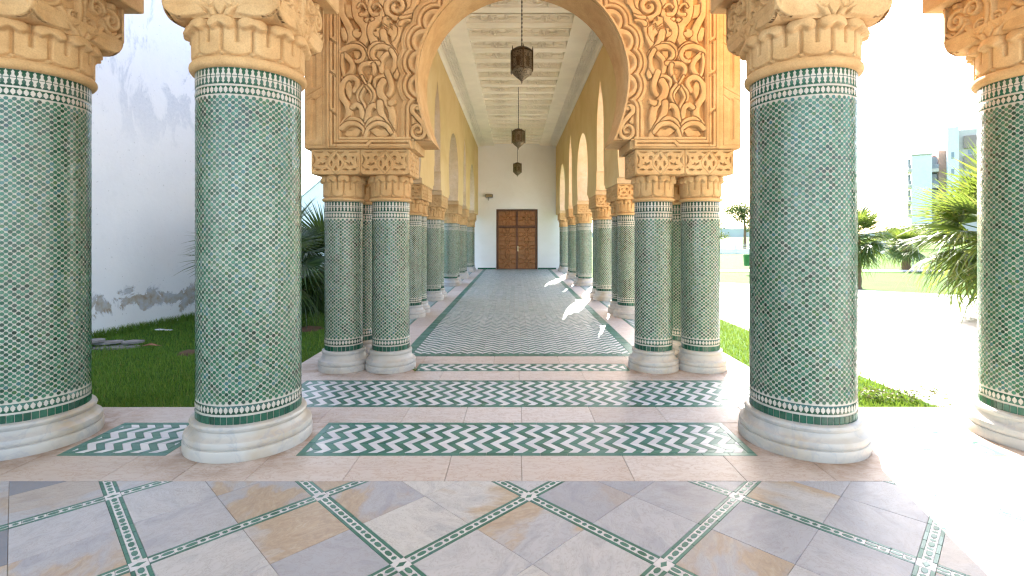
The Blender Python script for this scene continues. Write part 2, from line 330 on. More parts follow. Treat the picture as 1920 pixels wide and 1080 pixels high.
class Relief:                                                   # a carved height field on a grid of (x, z)
    def __init__(s, x0, x1, z0, z1, st):
        s.x = np.arange(x0, x1+st*.5, st); s.z = np.arange(z0, z1+st*.5, st); s.st = st
        s.X, s.Z = np.meshgrid(s.x, s.z); s.H = np.zeros_like(s.X)
    def win(s, P, m):
        a = np.searchsorted(s.x, P[:, 0].min()-m); b = np.searchsorted(s.x, P[:, 0].max()+m)
        c = np.searchsorted(s.z, P[:, 1].min()-m); d = np.searchsorted(s.z, P[:, 1].max()+m); return slice(c, d), slice(a, b)
    def paint(s, W, d, lev, soft, groove=0, gl=.4, crown=0, hw=1):
        H = s.H[W]
        if groove: H[:] = np.where((d > 0) & (d < groove), np.minimum(H, lev*gl), H)
        k = np.clip(.5-d/soft, 0, 1); k = k*k*(3-2*k); L = lev*(1-crown*np.clip(1+d/hw, 0, 1)**2); H[:] = H*(1-k)+L*k
    def stroke(s, P, w0, w1=None, lev=1, soft=5, groove=0, gl=.4, crown=.25, smooth=True):
        P = catmull(P) if smooth else np.array(P, float); w1 = w0 if w1 is None else w1; n = len(P)
        W = s.win(P, max(w0, w1)/2+soft+groove); X, Z = s.X[W], s.Z[W]
        if X.size == 0: return
        d = np.full(X.shape, 1e9)
        for i in range(n-1):
            a, b = P[i], P[i+1]; e = b-a; L = max(e@e, 1e-12); t = np.clip(((X-a[0])*e[0]+(Z-a[1])*e[1])/L, 0, 1)
            hw = .5*(w0+(w1-w0)*(i+t)/(n-1)); d = np.minimum(d, np.hypot(X-a[0]-t*e[0], Z-a[1]-t*e[1])-hw)
        s.paint(W, d, lev, soft, groove, gl, crown, max(w0, w1)/2)
    def polyd(s, P, m=30):
        P = np.array(P, float); W = s.win(P, m); X, Z = s.X[W], s.Z[W]; d = np.full(X.shape, 1e9); ins = np.zeros(X.shape, bool); n = len(P)
        for i in range(n):
            a, b = P[i], P[(i+1) % n]; e = b-a; L = max(e@e, 1e-12); t = np.clip(((X-a[0])*e[0]+(Z-a[1])*e[1])/L, 0, 1)
            d = np.minimum(d, np.hypot(X-a[0]-t*e[0], Z-a[1]-t*e[1]))
            c = (a[1] > Z) != (b[1] > Z); ins ^= c & (X < (b[0]-a[0])*(Z-a[1])/((b[1]-a[1]) or 1e-9)+a[0])
        return W, np.where(ins, -d, d)
    def poly(s, P, lev=1, soft=5, groove=0, gl=.4, crown=.15):
        if len(P) > 2:
            W, d = s.polyd(P); s.paint(W, d, lev, soft, groove, gl, crown, 30)
    def disc(s, c, r, lev=1, soft=5, groove=0, gl=.4):
        P = np.array([[c[0]-r, c[1]-r], [c[0]+r, c[1]+r]]); W = s.win(P, soft+groove); s.paint(W, np.hypot(s.X[W]-c[0], s.Z[W]-c[1])-r, lev, soft, groove, gl)
    def cut(s, P, w, depth, smooth=False):                      # incised line
        P = catmull(P) if smooth else np.array(P, float); W = s.win(P, w*2); X, Z = s.X[W], s.Z[W]
        if X.size == 0: return
        d = np.full(X.shape, 1e9)
        for i in range(len(P)-1):
            a, b = P[i], P[i+1]; e = b-a; L = max(e@e, 1e-12); t = np.clip(((X-a[0])*e[0]+(Z-a[1])*e[1])/L, 0, 1)
            d = np.minimum(d, np.hypot(X-a[0]-t*e[0], Z-a[1]-t*e[1]))
        s.H[W] -= depth*np.exp(-(d/(w*.5))**2)
    def mesh(s, name, mat, fn, mask=None):                      # fn maps arrays X, Z, H to three coordinate arrays
        h, w_ = s.H.shape; V = np.stack([a.ravel() for a in fn(s.X, s.Z, s.H)], 1); I = np.arange(h*w_).reshape(h, w_)
        F = np.stack([I[:-1, :-1], I[:-1, 1:], I[1:, 1:], I[1:, :-1]], -1).reshape(-1, 4)
        if mask is not None:
            k = (mask[:-1, :-1] & mask[:-1, 1:] & mask[1:, 1:] & mask[1:, :-1]).ravel(); F = F[k]
            u = np.unique(F); mp = np.full(h*w_, -1); mp[u] = np.arange(len(u)); V = V[u]; F = mp[F]
        return npmesh(name, V, F, mat)
def clip_poly(poly, x0, x1, y0, y1):
    def side(P, f):
        out = []
        for i in range(len(P)):
            a, b = P[i], P[(i+1) % len(P)]; fa, fb = f(a), f(b)
            if fa >= 0: out.append(a)
            if (fa >= 0) != (fb >= 0): t = fa/(fa-fb); out.append((a[0]+(b[0]-a[0])*t, a[1]+(b[1]-a[1])*t))
        return out
    for f in (lambda p: p[0]-x0, lambda p: x1-p[0], lambda p: p[1]-y0, lambda p: y1-p[1]):
        poly = side(poly, f)
        if len(poly) < 3: return []
    out = []
    for p in poly:
        if not out or math.hypot(p[0]-out[-1][0], p[1]-out[-1][1]) > 1e-4: out.append(p)
    if len(out) > 2 and math.hypot(out[0][0]-out[-1][0], out[0][1]-out[-1][1]) < 1e-4: out.pop()
    A = .5*abs(sum(out[i][0]*out[(i+1) % len(out)][1]-out[(i+1) % len(out)][0]*out[i][1] for i in range(len(out)))) if len(out) > 2 else 0
    return out if A > 4e-5 else []
def jit(a): return random.uniform(-a, a)

# ------------------------------------------------------------------ ground and paving
YB = 18.8                                   # back wall of the corridor
PL = 2.17                                   # half width of corridor platform
ROWS = dict(a0=2.558, a1=2.853, b1=3.358, c1=3.65, s2=3.666, s2e=4.341, n0=4.639, n1=4.906, mat=5.211)
g_ = MB(); g_.add([(-900, -300, -.16), (900, -300, -.16), (900, 1500, -.16), (-900, 1500, -.16)], [(0, 1, 2, 3)])
tag(g_.obj('ground', 'lawn_turf'), 'green ground spreading out beyond the paths to the horizon', 'ground', kind='structure')
p_ = MB(); p_.add([(3.13, -30, -.05), (60, -30, -.05), (60, 2, -.05), (9.9, 10.9, -.05), (5.9, 13.9, -.05), (3.13, 15.2, -.05)], [(0, 1, 2, 3, 4, 5)])
tag(p_.obj('plaza_paving', 'plaza_paving'), 'sunlit pale paved plaza beside the colonnade', 'paving', kind='structure')
p_ = MB(); p_.add([(-80, -80, -.04), (80, -80, -.04), (80, -30.1, -.04), (3.1, -30.1, -.04), (3.1, -5.5, -.04), (-80, -5.5, -.04)], [(0, 1, 2, 3, 4, 5)])  # unseen sunlit paving, added to throw light back onto the front faces
tag(p_.obj('bounce_paving', 'plaza_paving'), 'unseen pale paving behind the camera, added to bounce light into the gallery', 'paving', kind='structure')
p_ = MB(); p_.add([(3.3, 19.6, -.13), (80, 19.0, -.13), (80, 20.2, -.13), (3.3, 20.6, -.13)], [(0, 1, 2, 3)])
tag(p_.obj('footpath', 'plaza_paving'), 'narrow pale footpath crossing the far lawn', 'path', kind='structure')
p_ = MB(); p_.add([(-60, 3.6, -.035), (-PL+.02, 3.6, -.035), (-PL+.02, 40, -.035), (-60, 40, -.035)], [(0, 1, 2, 3)])
tag(p_.obj('lawn', 'lawn_turf'), 'shaded green lawn left of the colonnade', 'lawn', kind='structure')
p_ = MB(); p_.add([(PL-.02, 3.6, -.045), (3.13, 3.6, -.045), (3.13, 15.2, -.045), (PL-.02, 15.2, -.045)], [(0, 1, 2, 3)])
tag(p_.obj('lawn_strip', 'lawn_turf'), 'sunlit strip of lawn right of the colonnade', 'lawn', kind='structure')

# gallery floor of diagonal marble slabs with mosaic bands
gf = MB().box(-10, 10, -5.4, 2.558, -.3, -.012).obj('gallery_floor', 'grout'); tag(gf, 'diagonal marble floor with green mosaic bands', 'floor', kind='structure')
mbx = MB()
mbx.add([(-10, -5.4, -.003), (10, -5.4, -.003), (10, .5, -.003), (-10, .5, -.003)], [(0, 1, 2, 3)])
mbx.add([(-10, .5, -.003), (-3.65, .5, -.003), (-3.65, 2.556, -.003), (-10, 2.556, -.003)], [(0, 1, 2, 3)])
mbx.add([(3.65, .5, -.003), (10, .5, -.003), (10, 2.556, -.003), (3.65, 2.556, -.003)], [(0, 1, 2, 3)])
mbx.obj('outer_marble', 'floor_marble', gf)
S2 = math.sqrt(.5)
def uv2w(u, v): return ((u-v)*S2, 2.41+(u+v)*S2)      # diagonal frame, origin at a crossing of bands
CELL = S2; BW = .062; q = (CELL-BW)/2
bands = MB(); whites = MB(); greens = MB()
for i in range(-8, 9):
    for j in range(-8, 9):
        for a in (0, 1):
            for b in (0, 1):
                u0 = i*CELL+BW/2+a*q; v0 = j*CELL+BW/2+b*q; gj = .0008
                P = [uv2w(u0+gj, v0+gj), uv2w(u0+q-gj, v0+gj), uv2w(u0+q-gj, v0+q-gj), uv2w(u0+gj, v0+q-gj)]
                P = clip_poly(P, -3.65, 3.65, .5, 2.556)
                if P: MB().slab(P, -.02, jit(.0006), .0015).obj('slab', 'floor_marble', gf)
def piece(mb, u, v, pts, z, mi=0, ax=0):
    P = [uv2w(u+(a if ax == 0 else b), v+(b if ax == 0 else a)) for a, b in pts]
    P = clip_poly(P, -3.65, 3.65, .5, 2.556)
    if P: mb.slab(P, -.02, z, .0012, mi)
star = [((.0125 if k % 2 == 0 else .0098)*math.cos(PI*k/8), (.0125 if k % 2 == 0 else .0098)*math.sin(PI*k/8)) for k in range(16)]
lozenge = [(-.026, 0), (-.018, -.0085), (-.006, -.0105), (.006, -.0105), (.018, -.0085), (.026, 0), (.018, .0085), (.006, .0105), (-.006, .0105), (-.018, .0085)]
for ax in (0, 1):
    for i in range(-8, 9):
        for j in range(-8, 9):
            L0, L1 = BW/2, CELL-BW/2; n = 8; st = (L1-L0)/n
            for k in range(n):
                c0 = i*CELL+L0+k*st
                for sg in (-1, 1):
                    lo, hi = (.0175, .0305)
                    pts = [(c0+.0008, sg*lo), (c0+st-.0008, sg*lo), (c0+st-.0008, sg*hi), (c0+.0008, sg*hi)]
                    piece(greens, 0 if ax == 0 else j*CELL, j*CELL if ax == 0 else 0, pts, jit(.0008), 0, ax)
                    for hlf in (0, 1):
                        pts = [(c0+hlf*st/2+.0006, 0), (c0+(hlf+1)*st/2-.0006, 0), (c0+(hlf+1)*st/2-.0006, sg*.0168), (c0+hlf*st/2+.0006, sg*.0168)]
                        piece(whites, 0 if ax == 0 else j*CELL, j*CELL if ax == 0 else 0, pts, -.0006, 0, ax)
                piece(greens, 0 if ax == 0 else j*CELL, j*CELL if ax == 0 else 0, [(c0+st*.27+a*.95, b) for a, b in star], .0006, 0, ax)
                piece(greens, 0 if ax == 0 else j*CELL, j*CELL if ax == 0 else 0, [(c0+st*.77+a*.82, b) for a, b in lozenge], .0006, 0, ax)
for i in range(-8, 9):
    for j in range(-8, 9):
        piece(whites, i*CELL, j*CELL, [(-.03, -.03), (.03, -.03), (.03, .03), (-.03, .03)], -.0006)
        piece(greens, i*CELL, j*CELL, [(-.024, 0), (-.008, -.008), (0, -.013), (.008, -.008), (.024, 0), (.008, .008), (0, .013), (-.008, .008)], .0006)
tag(whites.obj('white_band_tiles', 'floor_white', gf), kind='stuff'); tag(greens.obj('green_band_tiles', 'floor_green', gf), kind='stuff')

# beige threshold paving
th = MB().box(-10, 10, 2.558, 3.666, -.3, -.012).box(-PL, PL, 3.666, YB, -.3, -.012).obj('threshold_paving', 'grout')
tag(th, 'beige marble paving that carries the columns', 'paving', kind='structure')
def beige_row(x0, x1, y0, y1, L=.62, skew=0):
    x = x0; first = True
    while x < x1-.02:
        e = min(x1, x+L*random.uniform(.75, 1.2)); e = x1 if x1-e < .15 else e
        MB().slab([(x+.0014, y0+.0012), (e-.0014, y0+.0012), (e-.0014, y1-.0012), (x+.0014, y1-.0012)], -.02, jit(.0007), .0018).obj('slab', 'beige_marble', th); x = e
Rw = ROWS
beige_row(-6, 6, Rw['a0'], Rw['a1'], .48); beige_row(-6, 6, Rw['b1'], 3.666, .5)
CX1L, CX2, CX4R = -3.07, 1.705, 3.19       # big column centres
for x0, x1 in ((-6, -3.34), (-3.34, -2.68), (-2.06, -1.315), (1.315, 2.06), (2.74, 3.46), (3.46, 6)): beige_row(x0, x1, Rw['a1'], Rw['b1'], .9)
beige_row(-PL, PL, Rw['s2e'], Rw['n0'], .66)
for x0, x1 in ((-PL, -1.0), (1.0, PL)): beige_row(x0, x1, Rw['n0'], Rw['n1'], .7)
beige_row(-PL, PL, Rw['n1'], Rw['mat'], .7)
for sg in (-1, 1):
    beige_row(*sorted((sg*1.87, sg*PL)), Rw['s2'], Rw['s2e'], .5)
    y = Rw['mat']
    while y < YB-.1:
        e = min(YB, y+random.uniform(.7, .95)); e = YB if YB-e < .2 else e
        for xa, xb in ((1.264, 1.545), (1.86, PL)):
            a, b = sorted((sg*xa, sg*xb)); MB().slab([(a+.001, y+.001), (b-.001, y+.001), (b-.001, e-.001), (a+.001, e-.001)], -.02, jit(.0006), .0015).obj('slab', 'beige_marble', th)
        y = e
# mosaic strips of slanted tiles
TW, TL, SH = .0525, .085, .072
def strip(name, label, x0, x1, y0, y1, bw=.038, ph=0.0, along='y', cap=300, phase0=.5):
    base = MB().box(x0, x1, y0, y1, -.02, -.008).obj(name, 'grout'); tag(base, label, 'mosaic strip', kind='structure')
    ix0, ix1, iy0, iy1 = x0+bw, x1-bw, y0+bw, y1-bw; tl = []
    n = int((x1-x0)/.16)+1; w_ = (x1-x0)/n
    for k in range(n):
        for (ya, yb) in ((y0, iy0), (iy1, y1)):
            sk = jit(.02) if 0 < k else 0
            tl.append((0, [(x0+k*w_+.001, ya+.0008), (x0+(k+1)*w_-.001, ya+.0008), (x0+(k+1)*w_-.001, yb-.0008), (x0+k*w_+.001, yb-.0008)]))
    m = int((iy1-iy0)/.15)+1; h_ = (iy1-iy0)/m
    for k in range(m):
        for (xa, xb) in ((x0, ix0), (ix1, x1)): tl.append((0, [(xa+.001, iy0+k*h_+.001), (xb-.001, iy0+k*h_+.001), (xb-.001, iy0+(k+1)*h_-.001), (xa+.001, iy0+(k+1)*h_-.001)]))
    gp = .0011; r = 0; yy = iy0-TL*phase0
    while yy < iy1:
        up = (r % 2 == 0); k = int((ix0-ix0-.3)/TW)-2; N = int((ix1-ix0+.6)/TW)+4
        for k in range(-6, N):
            xb_ = ix0+k*TW+ph+(0 if up else SH); xt = ix0+k*TW+ph+(SH if up else 0)
            P = clip_poly([(xb_+gp, yy+gp), (xb_+TW-gp, yy+gp), (xt+TW-gp, yy+TL-gp), (xt+gp, yy+TL-gp)], ix0+.001, ix1-.001, iy0+.001, iy1-.001)
            if P: tl.append((1 if k % 2 == 0 else 0, P))
        yy += TL; r += 1
    tl.sort(key=lambda t: sum(p[1] for p in t[1])/len(t[1]))
    for c, P in tl[:cap]: MB().slab(P, -.02, jit(.0009)+.0004, .0012).obj('tile', 'floor_white' if c else 'floor_green', base)
    if len(tl) > cap:
        for c in (0, 1):
            mb = MB()
            for cc, P in tl[cap:]:
                if cc == c: mb.slab(P, -.02, jit(.0009)+.0004, .0012)
            if mb.f: tag(mb.obj(('green_tiles', 'white_tiles')[c], ('floor_green', 'floor_white')[c], base), kind='stuff')
    return base
strip('mosaic_strip', 'nearest green and white zigzag tile strip between the two middle columns', -1.315, 1.315, Rw['a1'], Rw['b1'], ph=.01)
strip('mosaic_strip', 'short zigzag tile strip between the two left columns', -2.68, -2.06, Rw['a1'], Rw['b1'])
strip('mosaic_strip', 'short sunlit zigzag tile strip between the two right columns', 2.06, 2.74, Rw['a1'], Rw['b1'])
strip('mosaic_strip', 'wide zigzag tile strip, second from the front, before the arch', -1.87, 1.87, Rw['s2'], Rw['s2e'], ph=.03)
strip('mosaic_strip', 'narrow zigzag tile strip under the arch between the column clusters', -1.0, 1.0, Rw['n0'], Rw['n1'], bw=.026, phase0=.75)
# corridor mat: zigzag runs across
cm = MB().box(-1.264, 1.264, Rw['mat'], YB, -.02, -.009).obj('corridor_mosaic', 'grout'); tag(cm, 'long zigzag mosaic floor of the corridor with green border', 'mosaic floor', kind='structure')
mw, mg, mb_ = MB(), MB(), MB(); TX, TZ = .082, .057; bx, by = 1.155, Rw['mat']+.115
nx = int(round(2*bx/TX)); TX = 2*bx/nx; r = -2; yy = by-2*TZ
while yy < YB:
    for k in range(nx):
        xa = -bx+k*TX; o = SH if k % 2 == 0 else 0; o2 = 0 if k % 2 == 0 else SH; gp = .001
        P = clip_poly([(xa+gp, yy+o*1.3+gp), (xa+TX-gp, yy+o2*1.3+gp), (xa+TX-gp, yy+o2*1.3+TZ-gp), (xa+gp, yy+o*1.3+TZ-gp)], -bx, bx, by+.001, YB-.05)
        if P: (mw if r % 2 == 0 else mg).slab(P, -.02, jit(.0007)+.0004, .001)
    yy += TZ; r += 1
for sg in (-1, 1):
    y = by
    while y < YB: a, b = sorted((sg*(bx+.002), sg*1.262)); mb_.slab([(a, y+.001), (b, y+.001), (b, y+.06), (a, y+.06)], -.02, jit(.0007)+.0004, .001); y += .061
x = -1.262
while x < 1.25: mb_.slab([(x+.001, Rw['mat']+.002), (x+.0505, Rw['mat']+.002), (x+.0505, by-.002), (x+.001, by-.002)], -.02, jit(.0007)+.0004, .001); x += .0515
tag(mw.obj('white_tiles', 'floor_white', cm), kind='stuff'); tag(mg.obj('green_tiles', 'floor_green', cm), kind='stuff'); tag(mb_.obj('border_tiles', 'floor_green', cm), kind='stuff')
# mosaic infill between corridor columns
for sg in (-1, 1):
    a, b = sorted((sg*1.548, sg*1.857)); mb = MB().box(a, b, Rw['mat'], YB, -.02, -.009).obj('side_mosaic', 'grout')
    tag(mb, 'zigzag tile strip between the columns on the %s side of the corridor' % ('left' if sg < 0 else 'right'), 'mosaic strip', kind='structure')
    W_, G__ = MB(), MB(); y = Rw['mat']+.05; r = 0
    for e0, e1 in ((a, a+.03), (b-.03, b)):
        yy = Rw['mat']
        while yy < YB: G__.slab([(e0, yy+.001), (e1, yy+.001), (e1, yy+.12), (e0, yy+.12)], -.02, .0004, .001); yy += .121
    yy = Rw['mat']-.1; k0 = 0
    while yy < YB:
        for k in range(3):
            L = (b-a-.062)/3; xa = a+.031+k*L; o, o2 = (SH, 0) if k % 2 else (0, SH)
            P = clip_poly([(xa+.001, yy+o), (xa+L-.001, yy+o2), (xa+L-.001, yy+o2+TW-.002), (xa+.001, yy+o+TW-.002)], a, b, Rw['mat'], YB)
            if P: (W_ if k0 % 2 else G__).slab(P, -.02, .0004, .001)
        yy += TW; k0 += 1
    tag(W_.obj('white_tiles', 'floor_white', mb), kind='stuff'); tag(G__.obj('green_tiles', 'floor_green', mb), kind='stuff')
# ------------------------------------------------------------------ columns
def cyl(R, uv, dr=.0):                     # (u, v) on the unrolled shaft -> 3D
    u, v = uv; a = u/R; return ((R+dr)*math.cos(a), (R+dr)*math.sin(a), v)
def star_field(R, n, z0, z1, dv, rs=.0115):
    p = 2*PI*R/n; rows = int((z1-z0)/dv); k = np.arange(16); ang = PI*k/8; rad = np.where(k % 2 == 0, rs, rs*.86)
    su = np.append(rad*np.cos(ang), 0); sv = np.append(rad*np.sin(ang), 0)
    c = [(i*p+(p/2 if r % 2 else 0), z0+(r+.5)*dv) for r in range(rows) for i in range(n)]
    c = np.array(c); N = len(c); c = c+RNG.normal(0, .0005, c.shape); U = c[:, :1]+su; Vv = c[:, 1:]+sv
    tilt = RNG.normal(0, .035, (N, 2)); dr = .0009+tilt[:, :1]*su+tilt[:, 1:]*sv*.8
    rr = R+np.maximum(dr, .0003); A = U/R
    V = np.stack([rr*np.cos(A), rr*np.sin(A), Vv], -1).reshape(-1, 3)
    base = (np.arange(N)*17)[:, None]; F = np.stack([base+k, base+(k+1) % 16, np.broadcast_to(base+16, (N, 16))], -1).reshape(-1, 3)
    return npmesh('mosaic_stars', V, F, 'green_zellige', False)
def band_polys(R, n, zc, shapes, dr):       # list of polygons (fractions of pitch, metres) repeated n times round the shaft
    mb = MB(); p = 2*PI*R/n
    for i in range(n):
        for P in shapes:
            cx = sum(a for a, b in P)/len(P)
            q_ = [cyl(R, ((i+a)*p, zc+b), dr+jit(.0002)) for a, b in P]; ce = cyl(R, ((i+cx)*p, zc+sum(b for a, b in P)/len(P)), dr+.0003)
            mb.add(q_+[ce], [(k, (k+1) % len(P), len(P)) for k in range(len(P))])
    return mb
merlon = [(-.42, .002), (-.42, .007), (-.2, .016), (-.2, .026), (-.29, .031), (-.13, .037), (0, .046), (.13, .037), (.29, .031), (.2, .026), (.2, .016), (.42, .007), (.42, .002)]
merlon_dn = [(a, -b) for a, b in merlon][::-1]
dia_up = [(-.44, .002), (-.36, .012), (0, .021), (.36, .012), (.44, .002)]
dia = [(-.45, .003), (0, .0205), (.45, .003), (.45, -.003), (0, -.0205), (-.45, -.003)]
def ring(R, z0, z1, dr, n=96): return [(R+dr*.3, z0), (R+dr, z0+.0008), (R+dr, z1-.0008), (R+dr*.3, z1)]
def leaf_band(R, n, z0, z1, d, bulge):
    per = 24; nv = 44; us = np.arange(n*per+1)/per; vsx = np.linspace(0, 1, nv); U, Vv = np.meshgrid(us, vsx)
    f = (U % 1)-.5; t = np.abs(f); h = np.ones_like(U)
    def soft(dist, s=.02): return np.clip(dist/s, 0, 1)
    up = np.maximum(.045-t, np.minimum(Vv-.34, .93-Vv)*0-0)  # upper slot at cell centre
    inside_up = (t < .05) & (Vv > .34); h = np.where(inside_up, np.minimum(h, soft(t-.022, .028)*1.3-.5), h)
    tl = .5-t; inside_lo = (tl < .05) & (Vv < .72) & (Vv > .12); h = np.where(inside_lo, np.minimum(h, soft(tl-.022, .028)*1.3-.5), h)
    bot = .20*(1-np.sqrt(np.clip(1-(t/.5)**2, 0, 1))); h = np.minimum(h, soft(Vv-bot, .05)); dm = np.abs(tl)/.09+np.abs(Vv-.07)/.06
    h = np.where(dm < 1, np.maximum(h, .8), h)
    ct = np.clip(tl/.5, 0, 1); top = 1-.24*(1-np.sqrt(np.clip(1-ct**2, 0, 1))); sc_ = .68+.05*np.cos(ct*PI*2)
    cap = np.clip((Vv-sc_)/.05, 0, 1)*np.sqrt(np.clip((top+.06-Vv)/.30, 0, 1))*np.sqrt(np.clip(1-ct**4, 0, 1))
    h = np.where(Vv > top, np.minimum(h, .2), h); rr = R+d*h+bulge*cap*(t > .03)
    A = U/n*2*PI; Z = z0+(z1-z0)*Vv; V = np.stack([rr*np.cos(A), rr*np.sin(A), Z], -1).reshape(-1, 3); I = np.arange(U.size).reshape(U.shape)
    F = np.stack([I[:-1, :-1], I[:-1, 1:], I[1:, 1:], I[1:, :-1]], -1).reshape(-1, 4)
    return npmesh('leaf_band', V, F, 'sandstone')
def rounded(hw, z0, z1, r, n=8):           # outline with rounded lower corners
    P = [(hw-r+r*math.sin(PI/2*k/n), z0+r-r*math.cos(PI/2*k/n)) for k in range(n+1)]+[(hw, z1)]
    return P+[(-a, b) for a, b in P[::-1]]
def block_mesh(name, hw, z0, z1, r, pt):
    mb = MB(); low = [(a, b) for a, b in rounded(hw, z0, z0+r, r) if b <= z0+r+1e-6]
    mb.prism(low, 'y', -hw, hw); mb.prism([(a, b+.0015) if b < z0+r-1e-4 else (a, b) for a, b in low], 'x', -hw, hw)
    e = hw+pt-.0005; lip = [(a, b+.0008) if b < z0+r-1e-4 else (a, b) for a, b in rounded(e, z0, z0+r, r+.003) if b <= z0+r+.0031]
    for k in (-1, 1): mb.prism(lip, 'y', *sorted((k*(hw-.0007), k*.001))); mb.prism([(a, b+.0004) for a, b in lip], 'x', *sorted((k*(hw-.0007), k*.001)))
    mb.box(-hw, hw, -hw, hw, z0+r+.0001, z1); return mb.mesh(name, 'sandstone', 40)
def mir(P): return [(-a, b) for a, b in P]
def spiral(c, r0, r1, a0, turns, n=26): return [(c[0]+(r0+(r1-r0)*k/n)*math.cos(a0+turns*2*PI*k/n), c[1]+(r0+(r1-r0)*k/n)*math.sin(a0+turns*2*PI*k/n)) for k in range(n+1)]
def small_face():
    k = .443/720; rl = Relief(-.2215, .2215, 0, .232, .0032); rl.H[:] = 1
    holes = [[(315, 205), (440, 205), (420, 220), (375, 228), (335, 220)], [(505, 205), (595, 205), (570, 232), (550, 242), (530, 222)],
             [(462, 290), (475, 268), (505, 268), (520, 290), (500, 322), (468, 322)], [(360, 288), (394, 283), (381, 320)],
             [(285, 240), (312, 270), (330, 320), (318, 370), (283, 415), (300, 360), (302, 310)], [(370, 395), (400, 385), (405, 358), (430, 385), (475, 358), (470, 395), (440, 402), (430, 414), (400, 405)],
             [(325, 464), (365, 453), (405, 472), (370, 486), (335, 482)], [(440, 472), (480, 455), (525, 465), (490, 487), (455, 484)], [(292, 423), (323, 437), (300, 454)],
             [(545, 375), (562, 335), (580, 355), (580, 405), (560, 418)], [(598, 300), (628, 248), (628, 330)], [(603, 468), (628, 412), (628, 484)]]
    for H in holes:
        P = [((a-628)*k, (545-b)*k) for a, b in H]; rl.poly(P, 0, .0025); rl.poly(mir(P), 0, .0025)
    for P in ([(628, 190), (540, 290), (505, 370), (545, 450), (628, 540)],): 
        for sgn in (1, -1): rl.cut([(sgn*(a-628)*k, (545-b)*k) for a, b in P], .005, .22, True)
    r = .034; X, Z = rl.X, rl.Z; dx = np.maximum(np.abs(X)-(.2215-r), 0); dz = np.maximum(r-Z, 0); cor = (np.hypot(dx, dz) <= r)
    edge = np.minimum(.2215-np.abs(X), .232-Z); edge = np.minimum(edge, np.where((dx > 0) & (dz > 0), r-np.hypot(dx, dz), Z)); rl.H *= np.clip(edge/.004, 0, 1)
    return rl.mesh('carved_face', 'sandstone', lambda X, Z, H: (X, -.1945-.031*H, Z), cor)
def big_face():
    HW, HT = .333, .33; rl = Relief(-HW, HW, 0, HT, .005)
    rl.H[:] = .1
    for sg in (1, -1):
        S = lambda P: [(sg*a, b) for a, b in P]
        rl.poly(S([(.08, .02), (.2, .0), (.333, .0), (.333, .12), (.27, .15), (.19, .11), (.13, .10)]), .9, .006, .008)
        rl.poly(S([(.30, .1), (.34, .1), (.34, .42), (.315, .42), (.31, .2)]), 1, .006)
        rl.stroke(S([(.03, .0), (.06, .05), (.15, .13), (.20, .22), (.24, .33), (.25, .42)]), .035, .05, 1, .006, .008)
        rl.stroke(S(spiral((.055, .115), .045, .008, -PI/2, 1.7)), .022, .012, 1, .005, .006)
        rl.stroke(S([(.055, .07), (.02, .1), (.012, .2), (.03, .3), (.02, .42)]), .03, .04, 1, .005, .008)
        rl.stroke(S(spiral((.225, .205), .072, .010, PI*.9, -1.6)), .034, .016, 1.1, .005, .008)
        rl.stroke(S(spiral((.11, .24), .055, .008, 0, 1.6)), .026, .012, 1.05, .005, .007)
        rl.stroke(S([(.16, .16), (.20, .125), (.26, .11), (.31, .15)]), .03, .02, 1, .005, .007)
    rl.poly([(0, .0), (.035, .06), (0, .12), (-.035, .06)], 1, .005, .006)
    r = .105; X, Z = rl.X, rl.Z; dx = np.maximum(np.abs(X)-(HW-r), 0); dz = np.maximum(r-Z, 0); cor = np.hypot(dx, dz) <= r
    edge = np.minimum(HW-np.abs(X), HT-Z); edge = np.minimum(edge, np.where((dx > 0) & (dz > 0), r-np.hypot(dx, dz), Z)); rl.H *= np.clip(edge/.006, 0, 1)
    return rl.mesh('carved_face', 'sandstone', lambda X, Z, H: (X, -(HW-.035)-.035*H, Z), cor)
